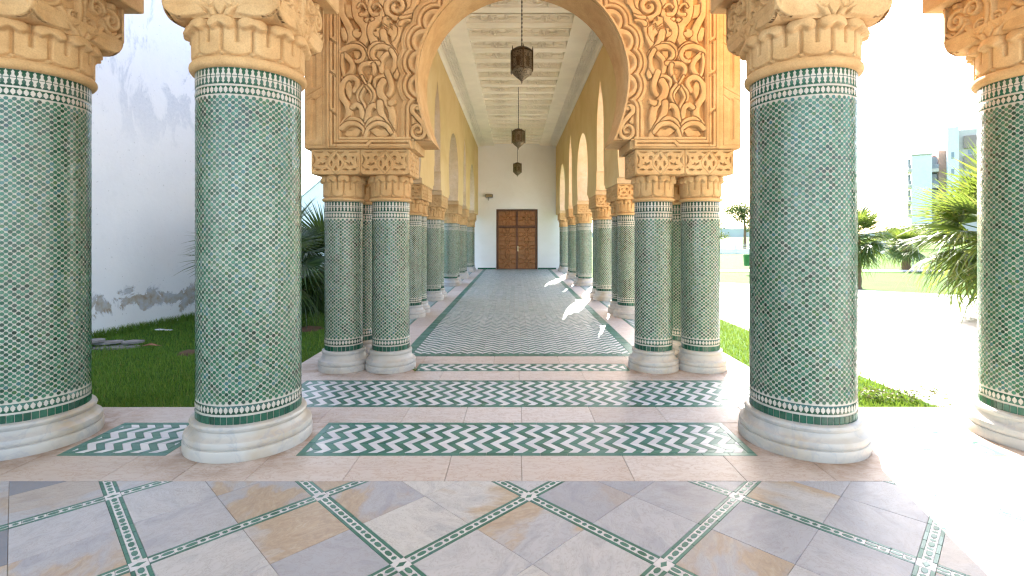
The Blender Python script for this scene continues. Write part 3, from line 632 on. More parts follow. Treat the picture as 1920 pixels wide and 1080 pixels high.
def build_column(name, R, zb, zt, n, nm, nd, nf, base_prof, cap, single_foot):
    root = thing(name, '-', 'column', (0, 0, -50))
    MB().lathe(base_prof, 96).obj('base', 'column_marble', root, 32)
    sh = MB().lathe([(R-.001, zb-.002), (R-.001, zt+.002)], 96).obj('shaft', 'cream_zellige', root, 60)
    f1 = zb+.043; d1 = f1+.012; d2 = d1+.048; s0 = d2+.012; t2 = zt-.092; t1 = t2-.012; e1 = t1-.045; e0 = e1-.010
    for za, zc in ((d1, d2), (e1, t1), (t2, zt)): MB().lathe(ring(R, za, zc, .0012), 96).obj('green_band', 'deep_green', sh, 60)
    tag(link('mosaic_stars', star_field(R, n, s0, e0, .0155), sh), kind='stuff')
    wm = band_polys(R, nm, t2+.046, [merlon, merlon_dn], .0022); b2 = band_polys(R, nd, (d1+d2)/2, [dia], .0022); b3 = band_polys(R, nd, (e1+t1)/2, [dia], .0022)
    for b in (b2, b3): wm.add(b.v, b.f)
    tag(wm.obj('band_tiles', 'cream_zellige', sh), kind='stuff')
    dots = band_polys(R, nm, t2+.046, [[(.38, 0), (.5, .0045), (.62, 0), (.5, -.0045)]], .003); q_ = band_polys(R, nd, (d1+d2)/2, [[(.32, 0), (.5, .006), (.68, 0), (.5, -.006)]], .0032); dots.add(q_.v, q_.f)
    q_ = band_polys(R, nd, (e1+t1)/2, [[(.32, 0), (.5, .006), (.68, 0), (.5, -.006)]], .0032); dots.add(q_.v, q_.f); tag(dots.obj('band_dots', 'deep_green', sh), kind='stuff')
    tm = MB(); a = PI/nf*.93
    q_ = [((R+r)*math.cos(t), (R+r)*math.sin(t), z) for z in (zb-.002, f1) for r, t in ((0, -a), (.0025, -a*.92), (.0025, 0), (.0025, a*.92), (0, a))]
    tm.add(q_, [(k, k+1, k+6, k+5) for k in range(4)])
    if single_foot:
        me = tm.mesh('foot_tile', 'deep_green')
        for i in range(nf): link('foot_tile', me, root, rz=2*PI*i/nf)
    else:
        al = MB()
        for i in range(nf):
            m_ = Matrix.Rotation(2*PI*i/nf, 3, 'Z'); al.add([tuple(m_ @ Vector(v)) for v in tm.v], tm.f)
        tag(al.obj('foot_tiles', 'deep_green', root), kind='stuff')
    rr, rz0, rz1, dR, dz0, dz1, nl, dd, bul, hw, bz0, bz1, br, fc, mesh_face = cap
    cp = link('capital', block_mesh('capital', hw, bz0, bz1, br, (.034 if R > .2 else .0265)), root)
    h = rz1-rz0; MB().lathe([(R-.01, rz0), (rr-.012, rz0+.004), (rr-.002, rz0+h*.3), (rr, rz0+h*.5), (rr-.002, rz0+h*.7), (rr-.012, rz1-.004), (dR-.01, rz1)], 96).obj('neck_ring', 'sandstone', cp, 50)
    link('leaf_band', leaf_band(dR, nl, dz0, dz1, dd, bul), cp)
    for i in range(4): link('carved_face', mesh_face, cp, (0, 0, fc), PI/2*i)
    return root
bp = [(.300, 0), (.355, .0), (.357, .010), (.357, .052), (.353, .060), (.346, .063), (.351, .070), (.354, .084), (.348, .103), (.337, .112), (.329, .115), (.317, .129), (.310, .145), (.312, .150), (.320, .157), (.323, .169), (.317, .181), (.305, .187), (.28, .189)]
sp_ = [(.16, 0), (.234, 0), (.235, .008), (.235, .046), (.232, .053), (.227, .056), (.231, .063), (.232, .080), (.226, .096), (.215, .104), (.208, .108), (.198, .124), (.191, .145), (.190, .152), (.196, .158), (.199, .170), (.195, .183), (.186, .189), (.16, .191)]
bigp = build_column('tiled_column', .290, .189, 2.20, 52, 60, 66, 52, bp, (.323, 2.20, 2.262, .292, 2.262, 2.482, 12, .018, .040, .299, 2.47, 2.80, .10, 2.47, big_face()), True)
smallp = build_column('tiled_column', .173, .19, 1.567, 29, 36, 39, 30, sp_, (.196, 1.567, 1.607, .172, 1.607, 1.812, 10, .014, .026, .195, 1.806, 2.038, .032, 1.806, small_face()), False)
BIG = [((CX1L, 3.105), 'broad green tiled column at the far left edge, before the white wall'), ((-CX2, 3.105), 'broad green tiled column left of the carved arch, on a white marble base'),
       ((CX2, 3.105), 'broad green tiled column right of the carved arch, before the plaza'), ((CX4R, 3.105), 'broad green tiled column at the far right edge beside the sunlit plaza')]
for i, (p, lb) in enumerate(BIG):
    o = bigp if i == 0 else dup(bigp)
    o.location = (p[0], p[1], 0); o['label'] = lb; o['group'] = 'broad columns of the front gallery'
SX = 1.695; PAIRS = [(7.78, 8.24), (9.80, 10.26), (12.65, 13.11), (14.65, 15.11), (17.5, 17.96)]
spots = []
for sg, sd_ in ((-1, 'left'), (1, 'right')):
    spots += [((sg*1.248, 4.77), 'slim tiled column under the arch, inner of the %s front pair' % sd_), ((sg*SX, 4.77), 'slim tiled column under the arch, outer of the %s front pair' % sd_),
              ((sg*SX, 5.22), 'slim tiled column half hidden behind the front pair %s of the arch' % sd_)]
    for k, pr in enumerate(PAIRS):
        for j, y in enumerate(pr): spots.append(((sg*SX, y), 'slim tiled column on the corridor\'s %s, %s of the %s pair past the arch' % (sd_, ('nearer', 'farther')[j], ('first', 'second', 'third', 'fourth', 'last')[k])))
for i, (p, lb) in enumerate(spots):
    o = smallp if i == 0 else dup(smallp)
    o.location = (p[0], p[1], 0); o['label'] = lb; o['group'] = 'slim columns of the corridor'

# ------------------------------------------------------------------ entrance arch wall
AC, AF = 2.68, 2.114                        # circle centre height, foot height
def arch_half(hs, n=26):                    # right half, foot tip to apex
    r = hs-.296; P = [(r-.13*((AC-z)/(AC-AF))**1.8, z) for z in np.linspace(AF, AC, 10)[:-1]]
    return P+[(r*math.cos(a), AC+r*math.sin(a)) for a in np.linspace(0, PI/2, n)]
hr = arch_half(1.248); full = [(-x, z) for x, z in hr]+[(x, z) for x, z in hr[::-1][1:]]     # left foot, over apex, right foot
aw = thing('entrance_arch', 'carved sandstone horseshoe arch wall standing on clusters of slim columns', 'arch', (0, 4.77, 0))
YF = 4.53-4.77; YK = 5.03-4.77
YB_=YF+.030
out = [(-.975, 2.0385), (-.975, AF)]+full+[(.975, AF), (.975, 2.0385), (1.97, 2.0385), (1.97, 5.1), (-1.97, 5.1), (-1.97, 2.0385)]
MB().prism(out, 'y', YB_, YK).obj('wall_body', 'sandstone', aw, 30)
rim = MB(); n = len(full)
def off(P, d):
    res = []
    for i, (x, z) in enumerate(P):
        a = P[max(i-1, 0)]; b = P[min(i+1, len(P)-1)]; tx, tz = b[0]-a[0], b[1]-a[1]; L = math.hypot(tx, tz); res.append((x-tz/L*d, z+tx/L*d))
    return res
fo = off(full, .016); q_ = [(x, YF+.01, z) for x, z in full]+[(x, YF-.031, z) for x, z in full]+[(x, YF-.031, z) for x, z in fo]+[(x, YF+.01, z) for x, z in fo]
rim.add(q_, [(j*n+i, j*n+i+1, (j+1)*n+i+1, (j+1)*n+i) for j in range(3) for i in range(n-1)]); rim.obj('arch_rim', 'sandstone', aw, 40)
MB().cbox(-1.767, 1.767, YF-.03, YF+.02, 3.752, 5.05, .006).obj('upper_fascia', 'sandstone', aw)
def spandrel():
    K = 7.45; rl = Relief(0, 2755, -660, 2092, 4.6); B = 1043; T = .058
    def b(P): return [(x, y+B) for x, y in P]
    def S(P, w, w1=None, lev=1.0, g=11, gl=.0): rl.stroke(P, w*1.26, None if w1 is None else w1*1.3, lev, 4.5, g, gl, .08)
    def Y(P, lev=.95, g=10): rl.poly(P, lev, 4.5, g, .1, .1)
    rl.H[:] = .15
    # --- upper part
    Y([(205, 380), (290, 375), (365, 450), (378, 545), (345, 625), (305, 580), (235, 560), (213, 480)])
    S([(215, -300), (225, 100), (250, 230), (310, 350), (355, 460), (362, 545), (325, 630), (255, 690), (215, 770), (205, 880)], 75)
    Y([(265, 45), (385, 60), (380, 250), (300, 230), (270, 170)], .8)
    S([(400, -500), (380, -250), (420, 0), (425, 130), (455, 250), (525, 335), (555, 430), (545, 520), (515, 590)], 92)
    S([(800, -500), (840, -250), (800, 0), (785, 130), (735, 245), (660, 340), (635, 430), (655, 520), (685, 600)], 92)
    rl.disc((440, 462), 62, 1, 9, 8); rl.disc((478, 425), 19, .25, 8); rl.disc((735, 452), 62, 1, 9, 8); rl.disc((694, 425), 19, .25, 8)
    S([(520, -200), (575, 0), (590, 120), (560, 190), (490, 200)], 42); S([(690, -200), (630, 0), (615, 120), (650, 190), (720, 195)], 42)
    S([(450, 95), (480, 50), (530, 60), (560, 110)], 26); S([(655, 95), (690, 55), (740, 65), (775, 105)], 26); rl.disc((500, 147), 24, .2, 9); rl.disc((742, 147), 24, .2, 9)
    Y([(525, 270), (560, 245), (608, 250), (600, 290), (565, 310)]); Y([(610, 260), (648, 228), (684, 262), (640, 295)])
    S(spiral((985, 85), 205, 35, -1.1, 1.75, 40), 62, 40); S(spiral((985, -620+85), 205, 35, -1.1, 1.75, 40), 62, 40)
    S([(1255, -400), (1262, -150), (1235, 100), (1140, 195), (1050, 280), (1022, 390), (995, 510), (940, 640)], 82, 60); S([(1045, 330), (1085, 290), (1135, 275), (1190, 285)], 55, 30); S([(1050, 240), (1120, 235), (1200, 205)], 45, 25)
    Y([(795, 240), (860, 218), (912, 250), (935, 330), (1002, 380), (1003, 480), (950, 565), (918, 585), (908, 500), (850, 450), (800, 400), (785, 320)])
    for k in range(3): rl.cut([(800, 320+k*38), (870, 372+k*30), (900, 320+k*25), (935, 345+k*35)], 9, .4)
    rl.disc((885, 262), 22, .5, 9, 6)
    S([(800, 445), (825, 560), (880, 650), (945, 730), (985, 830), (990, 940), (985, 1060)], 78, 60)
    S([(350, 615), (455, 600), (555, 690), (560, 800), (480, 885)], 34); S([(205, 800), (235, 705), (300, 660), (385, 640), (470, 660), (525, 720), (530, 790), (480, 845), (420, 850)], 62, 40)
    Y([(375, 700), (470, 700), (482, 760), (432, 822), (390, 790)], .7)
    S([(805, 605), (700, 603), (622, 665), (612, 770), (675, 850), (745, 880)], 34); S([(880, 670), (800, 645), (720, 655), (655, 715), (655, 790), (735, 850)], 58, 36)
    Y([(708, 700), (800, 700), (792, 770), (742, 825), (708, 775)], .7)
    S([(265, 760), (335, 830), (375, 920), (345, 1010), (250, 1090)], 56); S([(235, 760), (225, 870), (240, 990), (265, 1060)], 34)
    S([(860, 745), (790, 820), (770, 920), (800, 1020), (900, 1090)], 52); S([(915, 700), (965, 800), (960, 930), (900, 1030)], 52)
    S([(735, 880), (640, 880), (530, 895), (478, 960), (500, 1040), (575, 1150)], 56, 40); S([(670, 900), (680, 980), (640, 1080), (580, 1160)], 50, 34); rl.disc((585, 985), 30, .3, 12)
    # --- lower part
    S(b([(250, 690), (310, 600), (325, 500), (295, 410), (240, 330), (212, 240), (232, 140), (300, 55), (375, 35), (435, 80), (440, 145), (395, 220)]), 76, 50)
    Y(b([(325, 80), (362, 150), (368, 240), (327, 345), (285, 270), (268, 180), (285, 115)]), .8)
    S(b([(505, 20), (545, 95), (575, 140), (610, 90), (640, 20)]), 28)
    S(b([(530, 150), (455, 240), (450, 330), (495, 430), (535, 540)]), 36, 26); S(b([(560, 165), (505, 260), (492, 330), (545, 430), (560, 560)]), 34, 26)
    S(b([(575, 165), (635, 250), (640, 340), (600, 430), (575, 560)]), 36, 26); S(b([(605, 140), (665, 220), (682, 300), (655, 370), (610, 440)]), 36, 26)
    S(b([(840, 20), (745, 25), (685, 75), (690, 145), (730, 215)]), 46, 30)
    S(b([(545, 870), (550, 760), (558, 640), (560, 540)]), 40, 60)
    S(b([(372, 455), (430, 415), (488, 455), (508, 540), (520, 640)]), 52, 60); S(b([(725, 450), (665, 425), (607, 475), (590, 560), (575, 640)]), 52, 60)
    S(b([(860, -40), (900, 70), (918, 165), (900, 250), (850, 300)]), 66, 50)
    S(b([(800, 90), (758, 180), (768, 270), (830, 355), (900, 450), (930, 560), (935, 660), (925, 760)]), 78); Y(b([(860, 360), (990, 335), (980, 400), (915, 440), (870, 420)]), .9)
    S(b([(760, 390), (765, 500), (805, 600), (880, 720), (955, 850)]), 74, 60)
    S(b([(290, 660), (350, 612), (430, 618), (500, 660), (545, 770)]), 48, 34); S(b([(800, 655), (740, 605), (670, 610), (600, 660), (552, 770)]), 48, 34)
    S(b([(225, 745), (290, 690), (380, 675), (460, 700), (515, 760), (545, 860)]), 58, 40); S(b([(905, 800), (850, 715), (780, 680), (690, 680), (600, 745), (552, 860)]), 58, 40)
    Y(b([(245, 840), (285, 775), (350, 778), (430, 725), (495, 775), (440, 860), (300, 862)]), .7); Y(b([(610, 775), (690, 725), (760, 760), (830, 750), (890, 830), (840, 862), (710, 860)]), .7)
    # --- lobed border round the arch
    X, Z = rl.X, rl.Z; L = [(1530, 290), (1375, 570), (1325, 865), (1325, 1190), (1810, 30), (2160, -110), (2560, -170)]
    d = np.min([np.hypot(X-a, Z-c) for a, c in L], 0); sx, sz0, sz1 = 1330, 1043+485, 1960; dst = np.hypot(X-sx, np.maximum(sz0-Z, 0)); dst = np.where(Z > sz1, 1e9, dst)+40; d = np.minimum(d, dst); W = (slice(None), slice(None))
    rl.paint(W, d-325, .92, 9, 12, .2); 
    for rad, wd, dp in ((258, 9, .5), (190, 12, .75)): rl.H -= dp*np.exp(-((d-rad)/wd)**2)
    rl.H -= .25*np.clip((d-262)/40, 0, 1)*(d < 322)
    for a, c in L: rl.disc((a-25, c+5), 88, .25, 60)
    rl.poly([(1192, B+395), (1330, B+370), (1500, B+420), (1500, B+890), (1192, B+890)], .3, 12)
    S(b([(1285, 470), (1262, 445), (1215, 455), (1215, 520), (1280, 590), (1345, 670), (1385, 760), (1370, 850), (1295, 890), (1220, 845), (1208, 765), (1262, 705), (1325, 730), (1330, 795), (1285, 805)]), 58, 26, 1, 7)
    rl.disc((1285, B+470), 26, .9, 8, 6); Y(b([(1195, 560), (1230, 590), (1260, 650), (1240, 680), (1200, 690)]), .8)
    # --- frame with incised links
    rl.poly([(-40, -800), (200, -800), (200, B+865), (1195, B+865), (1195, B+1100), (-40, B+1100)], 1, 8, 0, .3, 0)
    cl = lambda P, w=7, dp=.42: rl.cut(P, w, dp)
    cl([(180, -700), (180, B+905), (1190, B+905)]); cl([(50, B+1004), (50, -700)]) ; cl([(50, B+1004), (1190, B+1004), (1190, B+905)])
    for y0, y1 in ((-700, 80), (140, 500), (600, 965), (1065, B+455), (B+530, B+962)): cl([(100, y0), (100, y1)], 18, .6); cl([(150, y0-40), (150, y1+40)], 6, .35)
    for yc in (540, 1000, B+490, 100): cl([(50, yc-60), (50, yc-15), (150, yc+55)], 7); cl([(50, yc+5), (100, yc+40), (150, yc+80)], 7)
    cl([(125, B+955), (560, B+955)], 16, .6); cl([(645, B+955), (1145, B+955)], 16, .6); cl([(555, B+960), (620, B+908)], 7); cl([(595, B+1000), (650, B+950)], 7)
    rl.H[:] = np.clip(rl.H, -.05, 1.1)
    wx = (610+rl.X/K-966)*4.5/FPX+CAMX; wz = CAMH+(442.5-rl.Z/K)*4.5/FPX
    # keep what lies outside the opening
    r = .952; lo = .952-.13*np.clip((AC-wz)/(AC-AF), 0, 2)**1.8; rad = np.where(wz > AC, np.hypot(wx, wz-AC), np.abs(wx)+(r-lo)); mask = rad > r+.006
    mask &= ~((wz < AF) & (np.abs(wx) < .973)); mask &= wz > 2.0395; mask &= wz < 3.753
    edge = np.minimum(wx+1.767, wz-2.0395); rl.H *= np.clip(edge/.005, 0, 1)
    return rl.mesh('spandrel_carving', 'sandstone', lambda X, Z, H: (wx, YF+.028-T*H, wz), mask)
spm = spandrel()
for sg in (1, -1): o = link('spandrel_carving', spm, aw); o.scale = (sg, 1, 1)
def outer_slab():
    rl = Relief(-.215, 0, 0, 1.75, .0035); rl.H[:] = 1; c = lambda P, w=.007, d=.35: rl.cut(P, w, d)
    c([(-.205, .03), (-.205, 1.8)]); c([(-.045, .03), (-.045, 1.8)]); c([(-.205, .03), (-.045, .03)])
    for k in range(4):
        z = .085+k*.47
        rl.stroke([(-.125, z+.01), (-.125, z+.345)], .036, None, .45, .006, 0, .3, 0); rl.cut([(-.146, z), (-.146, z+.36)], .006, .25); rl.cut([(-.104, z), (-.104, z+.36)], .006, .25)
        rl.cut([(-.205, z+.385), (-.125, z+.425), (-.045, z+.47)], .008, .4); rl.cut([(-.205, z+.345), (-.145, z+.375)], .008, .35); rl.cut([(-.105, z+.355), (-.045, z+.40)], .008, .4)
    rl.H[:] = np.clip(rl.H, -.1, 1); e = np.minimum(np.minimum(rl.X+.215, -rl.X), rl.Z); rl.H *= np.clip(e/.004, 0, 1)
    return rl.mesh('interlaced_slab', 'sandstone', lambda X, Z, H: (X*.943-1.767, YF+.013-.022*H, Z+2.0392))
osm = outer_slab()
for sg in (1, -1): o = link('interlaced_slab', osm, aw); o.scale = (sg, 1, 1)
# ------------------------------------------------------------------ corridor side walls
def side_outline():
    P = [(5.031, 2.0385)]; sup = [(5.22, 5.22)]+PAIRS
    for i in range(len(sup)-1):
        ya, yb = sup[i][1], sup[i+1][0]; c = (ya+yb)/2; hs = (yb-ya)/2
        if i % 2 == 0:
            h_ = arch_half(hs); P += [(ya+.273, 2.0385), (ya+.273, AF)]+[(c-x, z) for x, z in h_]+[(c+x, z) for x, z in h_[::-1][1:]]+[(yb-.273, AF), (yb-.273, 2.0385)]
        else:
            L = [(hs-.273, 2.0385), (hs-.273, AF), (.40, AF), (.40, 2.46), (.35, 2.46), (.35, 3.25), (.31, 3.5), (.22, 3.72), (.12, 3.86), (.10, 3.90), (0, 4.06)]
            P += [(c-x, z) for x, z in L]+[(c+x, z) for x, z in L[::-1][1:]]
    return P+[(YB, 2.0385), (YB, 5.1), (5.031, 5.1)]
so = side_outline()
for sg, nm in ((-1, 'left'), (1, 'right')):
    aa = thing('arcade_wall', '%s arcade wall of the corridor, ochre plaster above slim columns' % nm, 'arcade wall', (sg*SX, 5.03, 0))
    x0, x1 = (1.467-SX)*sg, (1.79-SX)*sg; pl = [(y-5.03, z) for y, z in so]
    mb = MB(); n = len(pl); q_ = [(x0, y, z) for y, z in pl]+[(x1, y, z) for y, z in pl]
    mb.add(q_, [tuple(range(n, 2*n))]+[(i, (i+1) % n, n+(i+1) % n, n+i) for i in range(n)], 0); mb.obj('wall_body', 'jambstone', aa)
    pm = MB(); xi = x0-.006*sg
    pm.add([(x0, y, z) for y, z in pl]+[(xi, y, z) for y, z in pl], [tuple(range(n, 2*n))]+[(i, (i+1) % n, n+(i+1) % n, n+i) for i in range(n)]); pm.obj('plaster_face', 'ochre_plaster', aa)
# ------------------------------------------------------------------ corridor roof and ceiling
HC = 4.64
ce = MB().box(-1.462, 1.462, 5.031, YB-.002, HC+.115, HC+.16).obj('ceiling', 'stained_paint'); tag(ce, 'cream painted beamed ceiling of the corridor', 'ceiling', kind='structure')
MB().box(-2.1, 2.1, 4.45, YB+.3, 5.101, 5.4).obj('roof_slab', 'roof_concrete', ce)
for sg in (-1, 1):
    a, b = sorted((sg*.85, sg*1.18)); MB().box(a, b, 5.032, YB-.003, HC, HC+.114).obj('side_beam', 'ceiling_paint', ce)
    a, b = sorted((sg*1.37, sg*1.461)); MB().prism([(sg*1.37, HC+.0), (sg*1.37, HC-.012), (sg*1.395, HC-.022), (sg*1.42, HC-.026), (sg*1.44, HC-.055), (sg*1.461, HC-.06), (sg*1.461, HC+.05), (sg*1.37, HC+.05)], 'y', 5.033, YB-.004).obj('cornice', 'ceiling_paint', ce, 30)
def frieze():
    L = YB-5.04; rl = Relief(0, L, 0, .19, .012); u = rl.X; v = rl.Z; row = np.floor(v/.048); uu = (u/.12+.5*(row % 2)) % 1; vv = (v/.048) % 1
    blk = np.clip(np.minimum(uu, 1-uu)/.1, 0, 1)*np.clip(np.minimum(vv, 1-vv)/.2, 0, 1); dots = .25*np.sin(u*150)*np.sin(v*150); rl.H = np.where((uu < .5), .4, .9)*blk+dots*blk
    return rl
fz = frieze()
for sg in (-1, 1):
    me = fz.mesh('carved_frieze', 'ceiling_paint', lambda X, Z, H: (sg*(1.18+Z), 5.036+X, HC+.05-Z*.16-.065*H)); link('carved_frieze', me, ce)
def garland():
    rl = Relief(-.848, .848, 0, .112, .0075); H = rl.H; H[:] = .3
    rl.poly([(-1, .095), (1, .095), (1, .115), (-1, .115)], 1, .006); rl.poly([(-1, 0), (1, 0), (1, .012), (-1, .012)], .8, .006)
    for cx in (-.42, .42):
        for sg in (1, -1):
            rl.stroke([(cx, .03), (cx+sg*.06, .055), (cx+sg*.14, .04), (cx+sg*.22, .055), (cx+sg*.30, .07), (cx+sg*.38, .06)], .026, .012, 1, .006, .01, 0)
            rl.stroke(spiral((cx+sg*.05, .06), .03, .008, 0, 1.3, 12), .012, .008, 1, .005, .008, 0); rl.stroke(spiral((cx+sg*.2, .07), .02, .006, 0, 1.3, 12), .01, .008, 1, .005, .008, 0)
        rl.disc((cx, .035), .016, 1.1, .006, .008, 0)
    return rl.mesh('garland', 'ceiling_paint', lambda X, Z, H: (X, .085*(1-Z/.112)-.026*H, Z-.018*H))
gm = garland(); bmsh = MB().prism([(.003, .114), (.088, 0), (.27, 0), (.33, .114)], 'x', -.849, .849).mesh('beam', 'stained_paint')
y = 5.2; first = True
while y < YB-.3:
    bo = link('beam', bmsh, ce, (0, y, HC+.0006)); link('garland', gm, bo, (0, -.001, .0)); y += .54
# ------------------------------------------------------------------ building at the corridor's end
mbld = thing('main_building', 'white plastered building closing the corridor, with a carved wooden double door', 'building', (0, YB, 0))
DW, DH = .782, 2.26
MB().prism([(-2.05, -.1), (-DW, -.1), (-DW, DH), (DW, DH), (DW, -.1), (2.05, -.1), (2.05, 5.1), (-2.05, 5.1)], 'y', 0, .35).obj('end_wall', 'white_plaster', mbld)
MB().box(-7.2, 2.05, .36, 9, -.1, 19).obj('building_mass', 'white_plaster', mbld)  # unseen mass inferred from the shaded lawn, made taller to shade the garden wall
for a, b in ((-1.47, -DW-.005), (DW+.005, 1.47)): MB().cbox(a, b, -.012, .01, .002, .06, .002).obj('skirting', 'deep_green', mbld)
dr = MB().box(-DW, DW, .20, .24, 0, DH).obj('door', 'dark_wood', mbld)
k_ = .002407; cxz, byz = 408, 1030
def zr(x0, x1, y0, y1): return ((x0-cxz)*k_, (x1-cxz)*k_, (byz-y1)*k_, (byz-y0)*k_)
fr = MB()
for r_ in ((85, 112, 95, 1030), (703, 731, 95, 1030), (113, 702, 95, 118), (113, 702, 348, 378), (396, 420, 119, 347)):
    a, b, c, d = zr(*r_); fr.cbox(a, b, .11, .21, c, d, .006)
fr.obj('door_frame', 'dark_wood', dr)
def door_panel(wd, ht):
    rl = Relief(-wd/2, wd/2, 0, ht, .008); rl.H[:] = .6; cz = ht/2
    rl.poly([(-wd/2+.03, .03), (wd/2-.03, .03), (wd/2-.03, ht-.03), (-wd/2+.03, ht-.03)], .6, .01, 0, .3, 0)
    rl.H[:] = np.where((np.abs(rl.X) > wd/2-.032) | (np.abs(rl.Z-cz) > cz-.032), 1.0, rl.H)
    s_ = .022; ax, az = wd*.17, ht*.17
    for sx in (1, -1):
        for sz in (1, -1):
            f = lambda P: [(sx*x, cz+sz*z) for x, z in P]
            rl.stroke(f([(wd*.47, ht*.14), (wd*.26, ht*.14), (ax*.5, -az*.6)]), s_, None, 0.0, .008, 0, .2, 0, False); rl.stroke(f([(wd*.12, ht*.46), (wd*.12, ht*.34), (-ax*.4, ht*.1)]), s_, None, 0.0, .008, 0, .2, 0, False)
            rl.stroke(f([(wd*.12, ht*.35), (0, ht*.22)]), s_, None, 0.0, .008, 0, .2, 0, False); rl.stroke(f([(wd*.26, ht*.13), (wd*.18, 0)]), s_, None, 0.0, .008, 0, .2, 0, False)
    return rl.mesh('panel', 'wood', lambda X, Z, H: (X, -.05*H, Z))
for (x0, x1, cc) in ((118, 392, 0), (424, 698, 1)):
    for (y0, y1) in ((122, 346), (384, 588), (590, 790), (792, 1024)):
        a, b, c, d = zr(x0, x1, y0, y1); link('panel', door_panel(b-a, d-c), dr, ((a+b)/2, .195, c))
a, b, c, d = zr(392, 424, 384, 1026); MB().cbox(a, b, .135, .20, c, d, .008).obj('meeting_stile', 'dark_wood', dr)
for yy in (589, 791): a, b, c, d = zr(118, 392, yy-7, yy+7); MB().cbox(a, b, .15, .19, c, d, .004).obj('rail', 'dark_wood', dr)
a, b, c, d = zr(414, 432, 668, 750); MB().cbox(a, b, .115, .135, c, d, .003).tube([((a+b)/2, .115, (c+d)/2+.03), ((a+b)/2, .07, (c+d)/2+.03), ((a+b)/2+.10, .07, (c+d)/2+.03)], .009).obj('handle', 'handle_metal', dr)
wl = thing('wall_light', 'small dark box light high on the white end wall, left of the door', 'wall light', (-1.04, YB, 2.74))
MB().cbox(-.14, .14, -.12, 0, -.05, .07, .008).obj('housing', 'metal_dark', wl); MB().tube([(-.02, -.03, -.05), (-.02, -.05, -.10), (-.02, -.04, -.16)], .012).obj('bracket', 'metal_dark', wl); MB().box(-.12, .12, -.124, -.119, -.035, .055).obj('lens', 'amber_glass', wl)
# ------------------------------------------------------------------ lanterns
def make_lantern():
    t = thing('lantern', '-', 'lantern', (0, 0, 0)); r = .15
    z0, z1 = .175, .415; ang = [PI/6+PI/3*k for k in range(6)]
    hexp = lambda rr: [(rr*math.cos(a), rr*math.sin(a)) for a in ang]
    MB().prism(hexp(r*.93), 'z', z0, z1).obj('body', 'lantern_brass', t)
    for k in range(6):
        a, b = Vector((*hexp(r)[k], 0)), Vector((*hexp(r)[(k+1) % 6], 0)); m_ = (a+b)/2; u = (b-a).normalized(); nrm = Vector((m_.x, m_.y, 0)).normalized(); L = (b-a).length
        def P(x, z, d): p = m_+u*x+nrm*d; return (p.x, p.y, z)
        pr = MB()  # pierced panel: frame with keyhole opening
        keyh = [(-.026, z0+.03), (.026, z0+.03), (.026, z0+.085)]+[(.036*math.cos(t_), z0+.125+.040*math.sin(t_)) for t_ in np.linspace(-.9, PI+.9, 16)]+[(-.026, z0+.085)]
        n = len(keyh); outr = []
        for x, z in keyh:
            dx, dz = x, z-(z0+.115); s_ = min((L/2-.002)/max(abs(dx), 1e-4), (.118)/max(abs(dz), 1e-4)); outr.append((dx*s_, z0+.115+dz*s_))
        q_ = [P(x, z, -.004) for x, z in keyh]+[P(x, z, -.004) for x, z in outr]+[P(x, z, -.014) for x, z in keyh]
        pr.add(q_, [(i, (i+1) % n, n+(i+1) % n, n+i) for i in range(n)]+[(i, (i+1) % n, 2*n+(i+1) % n, 2*n+i) for i in range(n)]); pr.obj('panel', 'pierced_brass', t)
        pn = MB(); pn.add([P(x, z, -.0095) for x, z in keyh], [tuple(range(n))]); pn.obj('pane', 'amber_glass', t)
    for x, y in hexp(r): MB().tube([(x, y, z0-.035), (x, y, z0-.01), (x, y, z1+.02), (x*1.02, y*1.02, z1+.055)], [.003, .009, .008, .002], 5).obj('corner_post', 'lantern_brass', t)
    MB().lathe([(r*.97, z1), (r*.95, z1+.01), (r*.85, z1+.025), (r*.6, z1+.05), (r*.3, z1+.065), (.012, z1+.08), (.006, z1+.095), (.001, z1+.096)], 24).obj('dome', 'lantern_brass', t, 40)
    MB().lathe([(r*.95, z0+.001), (r*.96, z0-.008), (r*.84, z0-.03), (r*.7, z0-.055), (r*.48, z0-.085), (r*.22, z0-.115), (.014, z0-.135), (.006, z0-.145), (.011, z0-.152), (.004, z0-.165), (.001, z0-.175)], 28).obj('bowl', 'pierced_brass', t, 50)
    ch = MB(); zt_ = HC+.11-3.217
    MB().tube([(0, 0, z1+.09), (0, 0, zt_)], .0045, 6).obj('chain_core', 'metal_dark', t); z = z1+.095; k = 0
    while z < zt_-.02:
        c_ = [(.009*math.cos(t_)*(k % 2 == 0), .009*math.cos(t_)*(k % 2), z+.014+.017*math.sin(t_)) for t_ in np.linspace(0, 2*PI, 9)]; ch.tube(c_, .0028, 4); z += .027; k += 1
    ch.obj('chain', 'metal_dark', t); MB().lathe([(.03, zt_), (.03, zt_-.01), (.01, zt_-.03), (.005, zt_-.03)], 16).obj('ceiling_rose', 'lantern_brass', t)
    return t
lan = make_lantern()
for i, (y, lb) in enumerate(((6.5, 'nearest and largest looking of the three hanging brass lanterns'), (11.45, 'middle one of the three brass lanterns hanging from the ceiling'), (16.7, 'farthest and smallest looking of the three hanging brass lanterns'))):
    o = lan if i == 0 else dup(lan); o.location = (.008 if i else .02, y, 3.217); o['label'] = lb; o['group'] = 'lanterns along the corridor'; o.rotation_euler = (0, 0, .12 + .4*i)
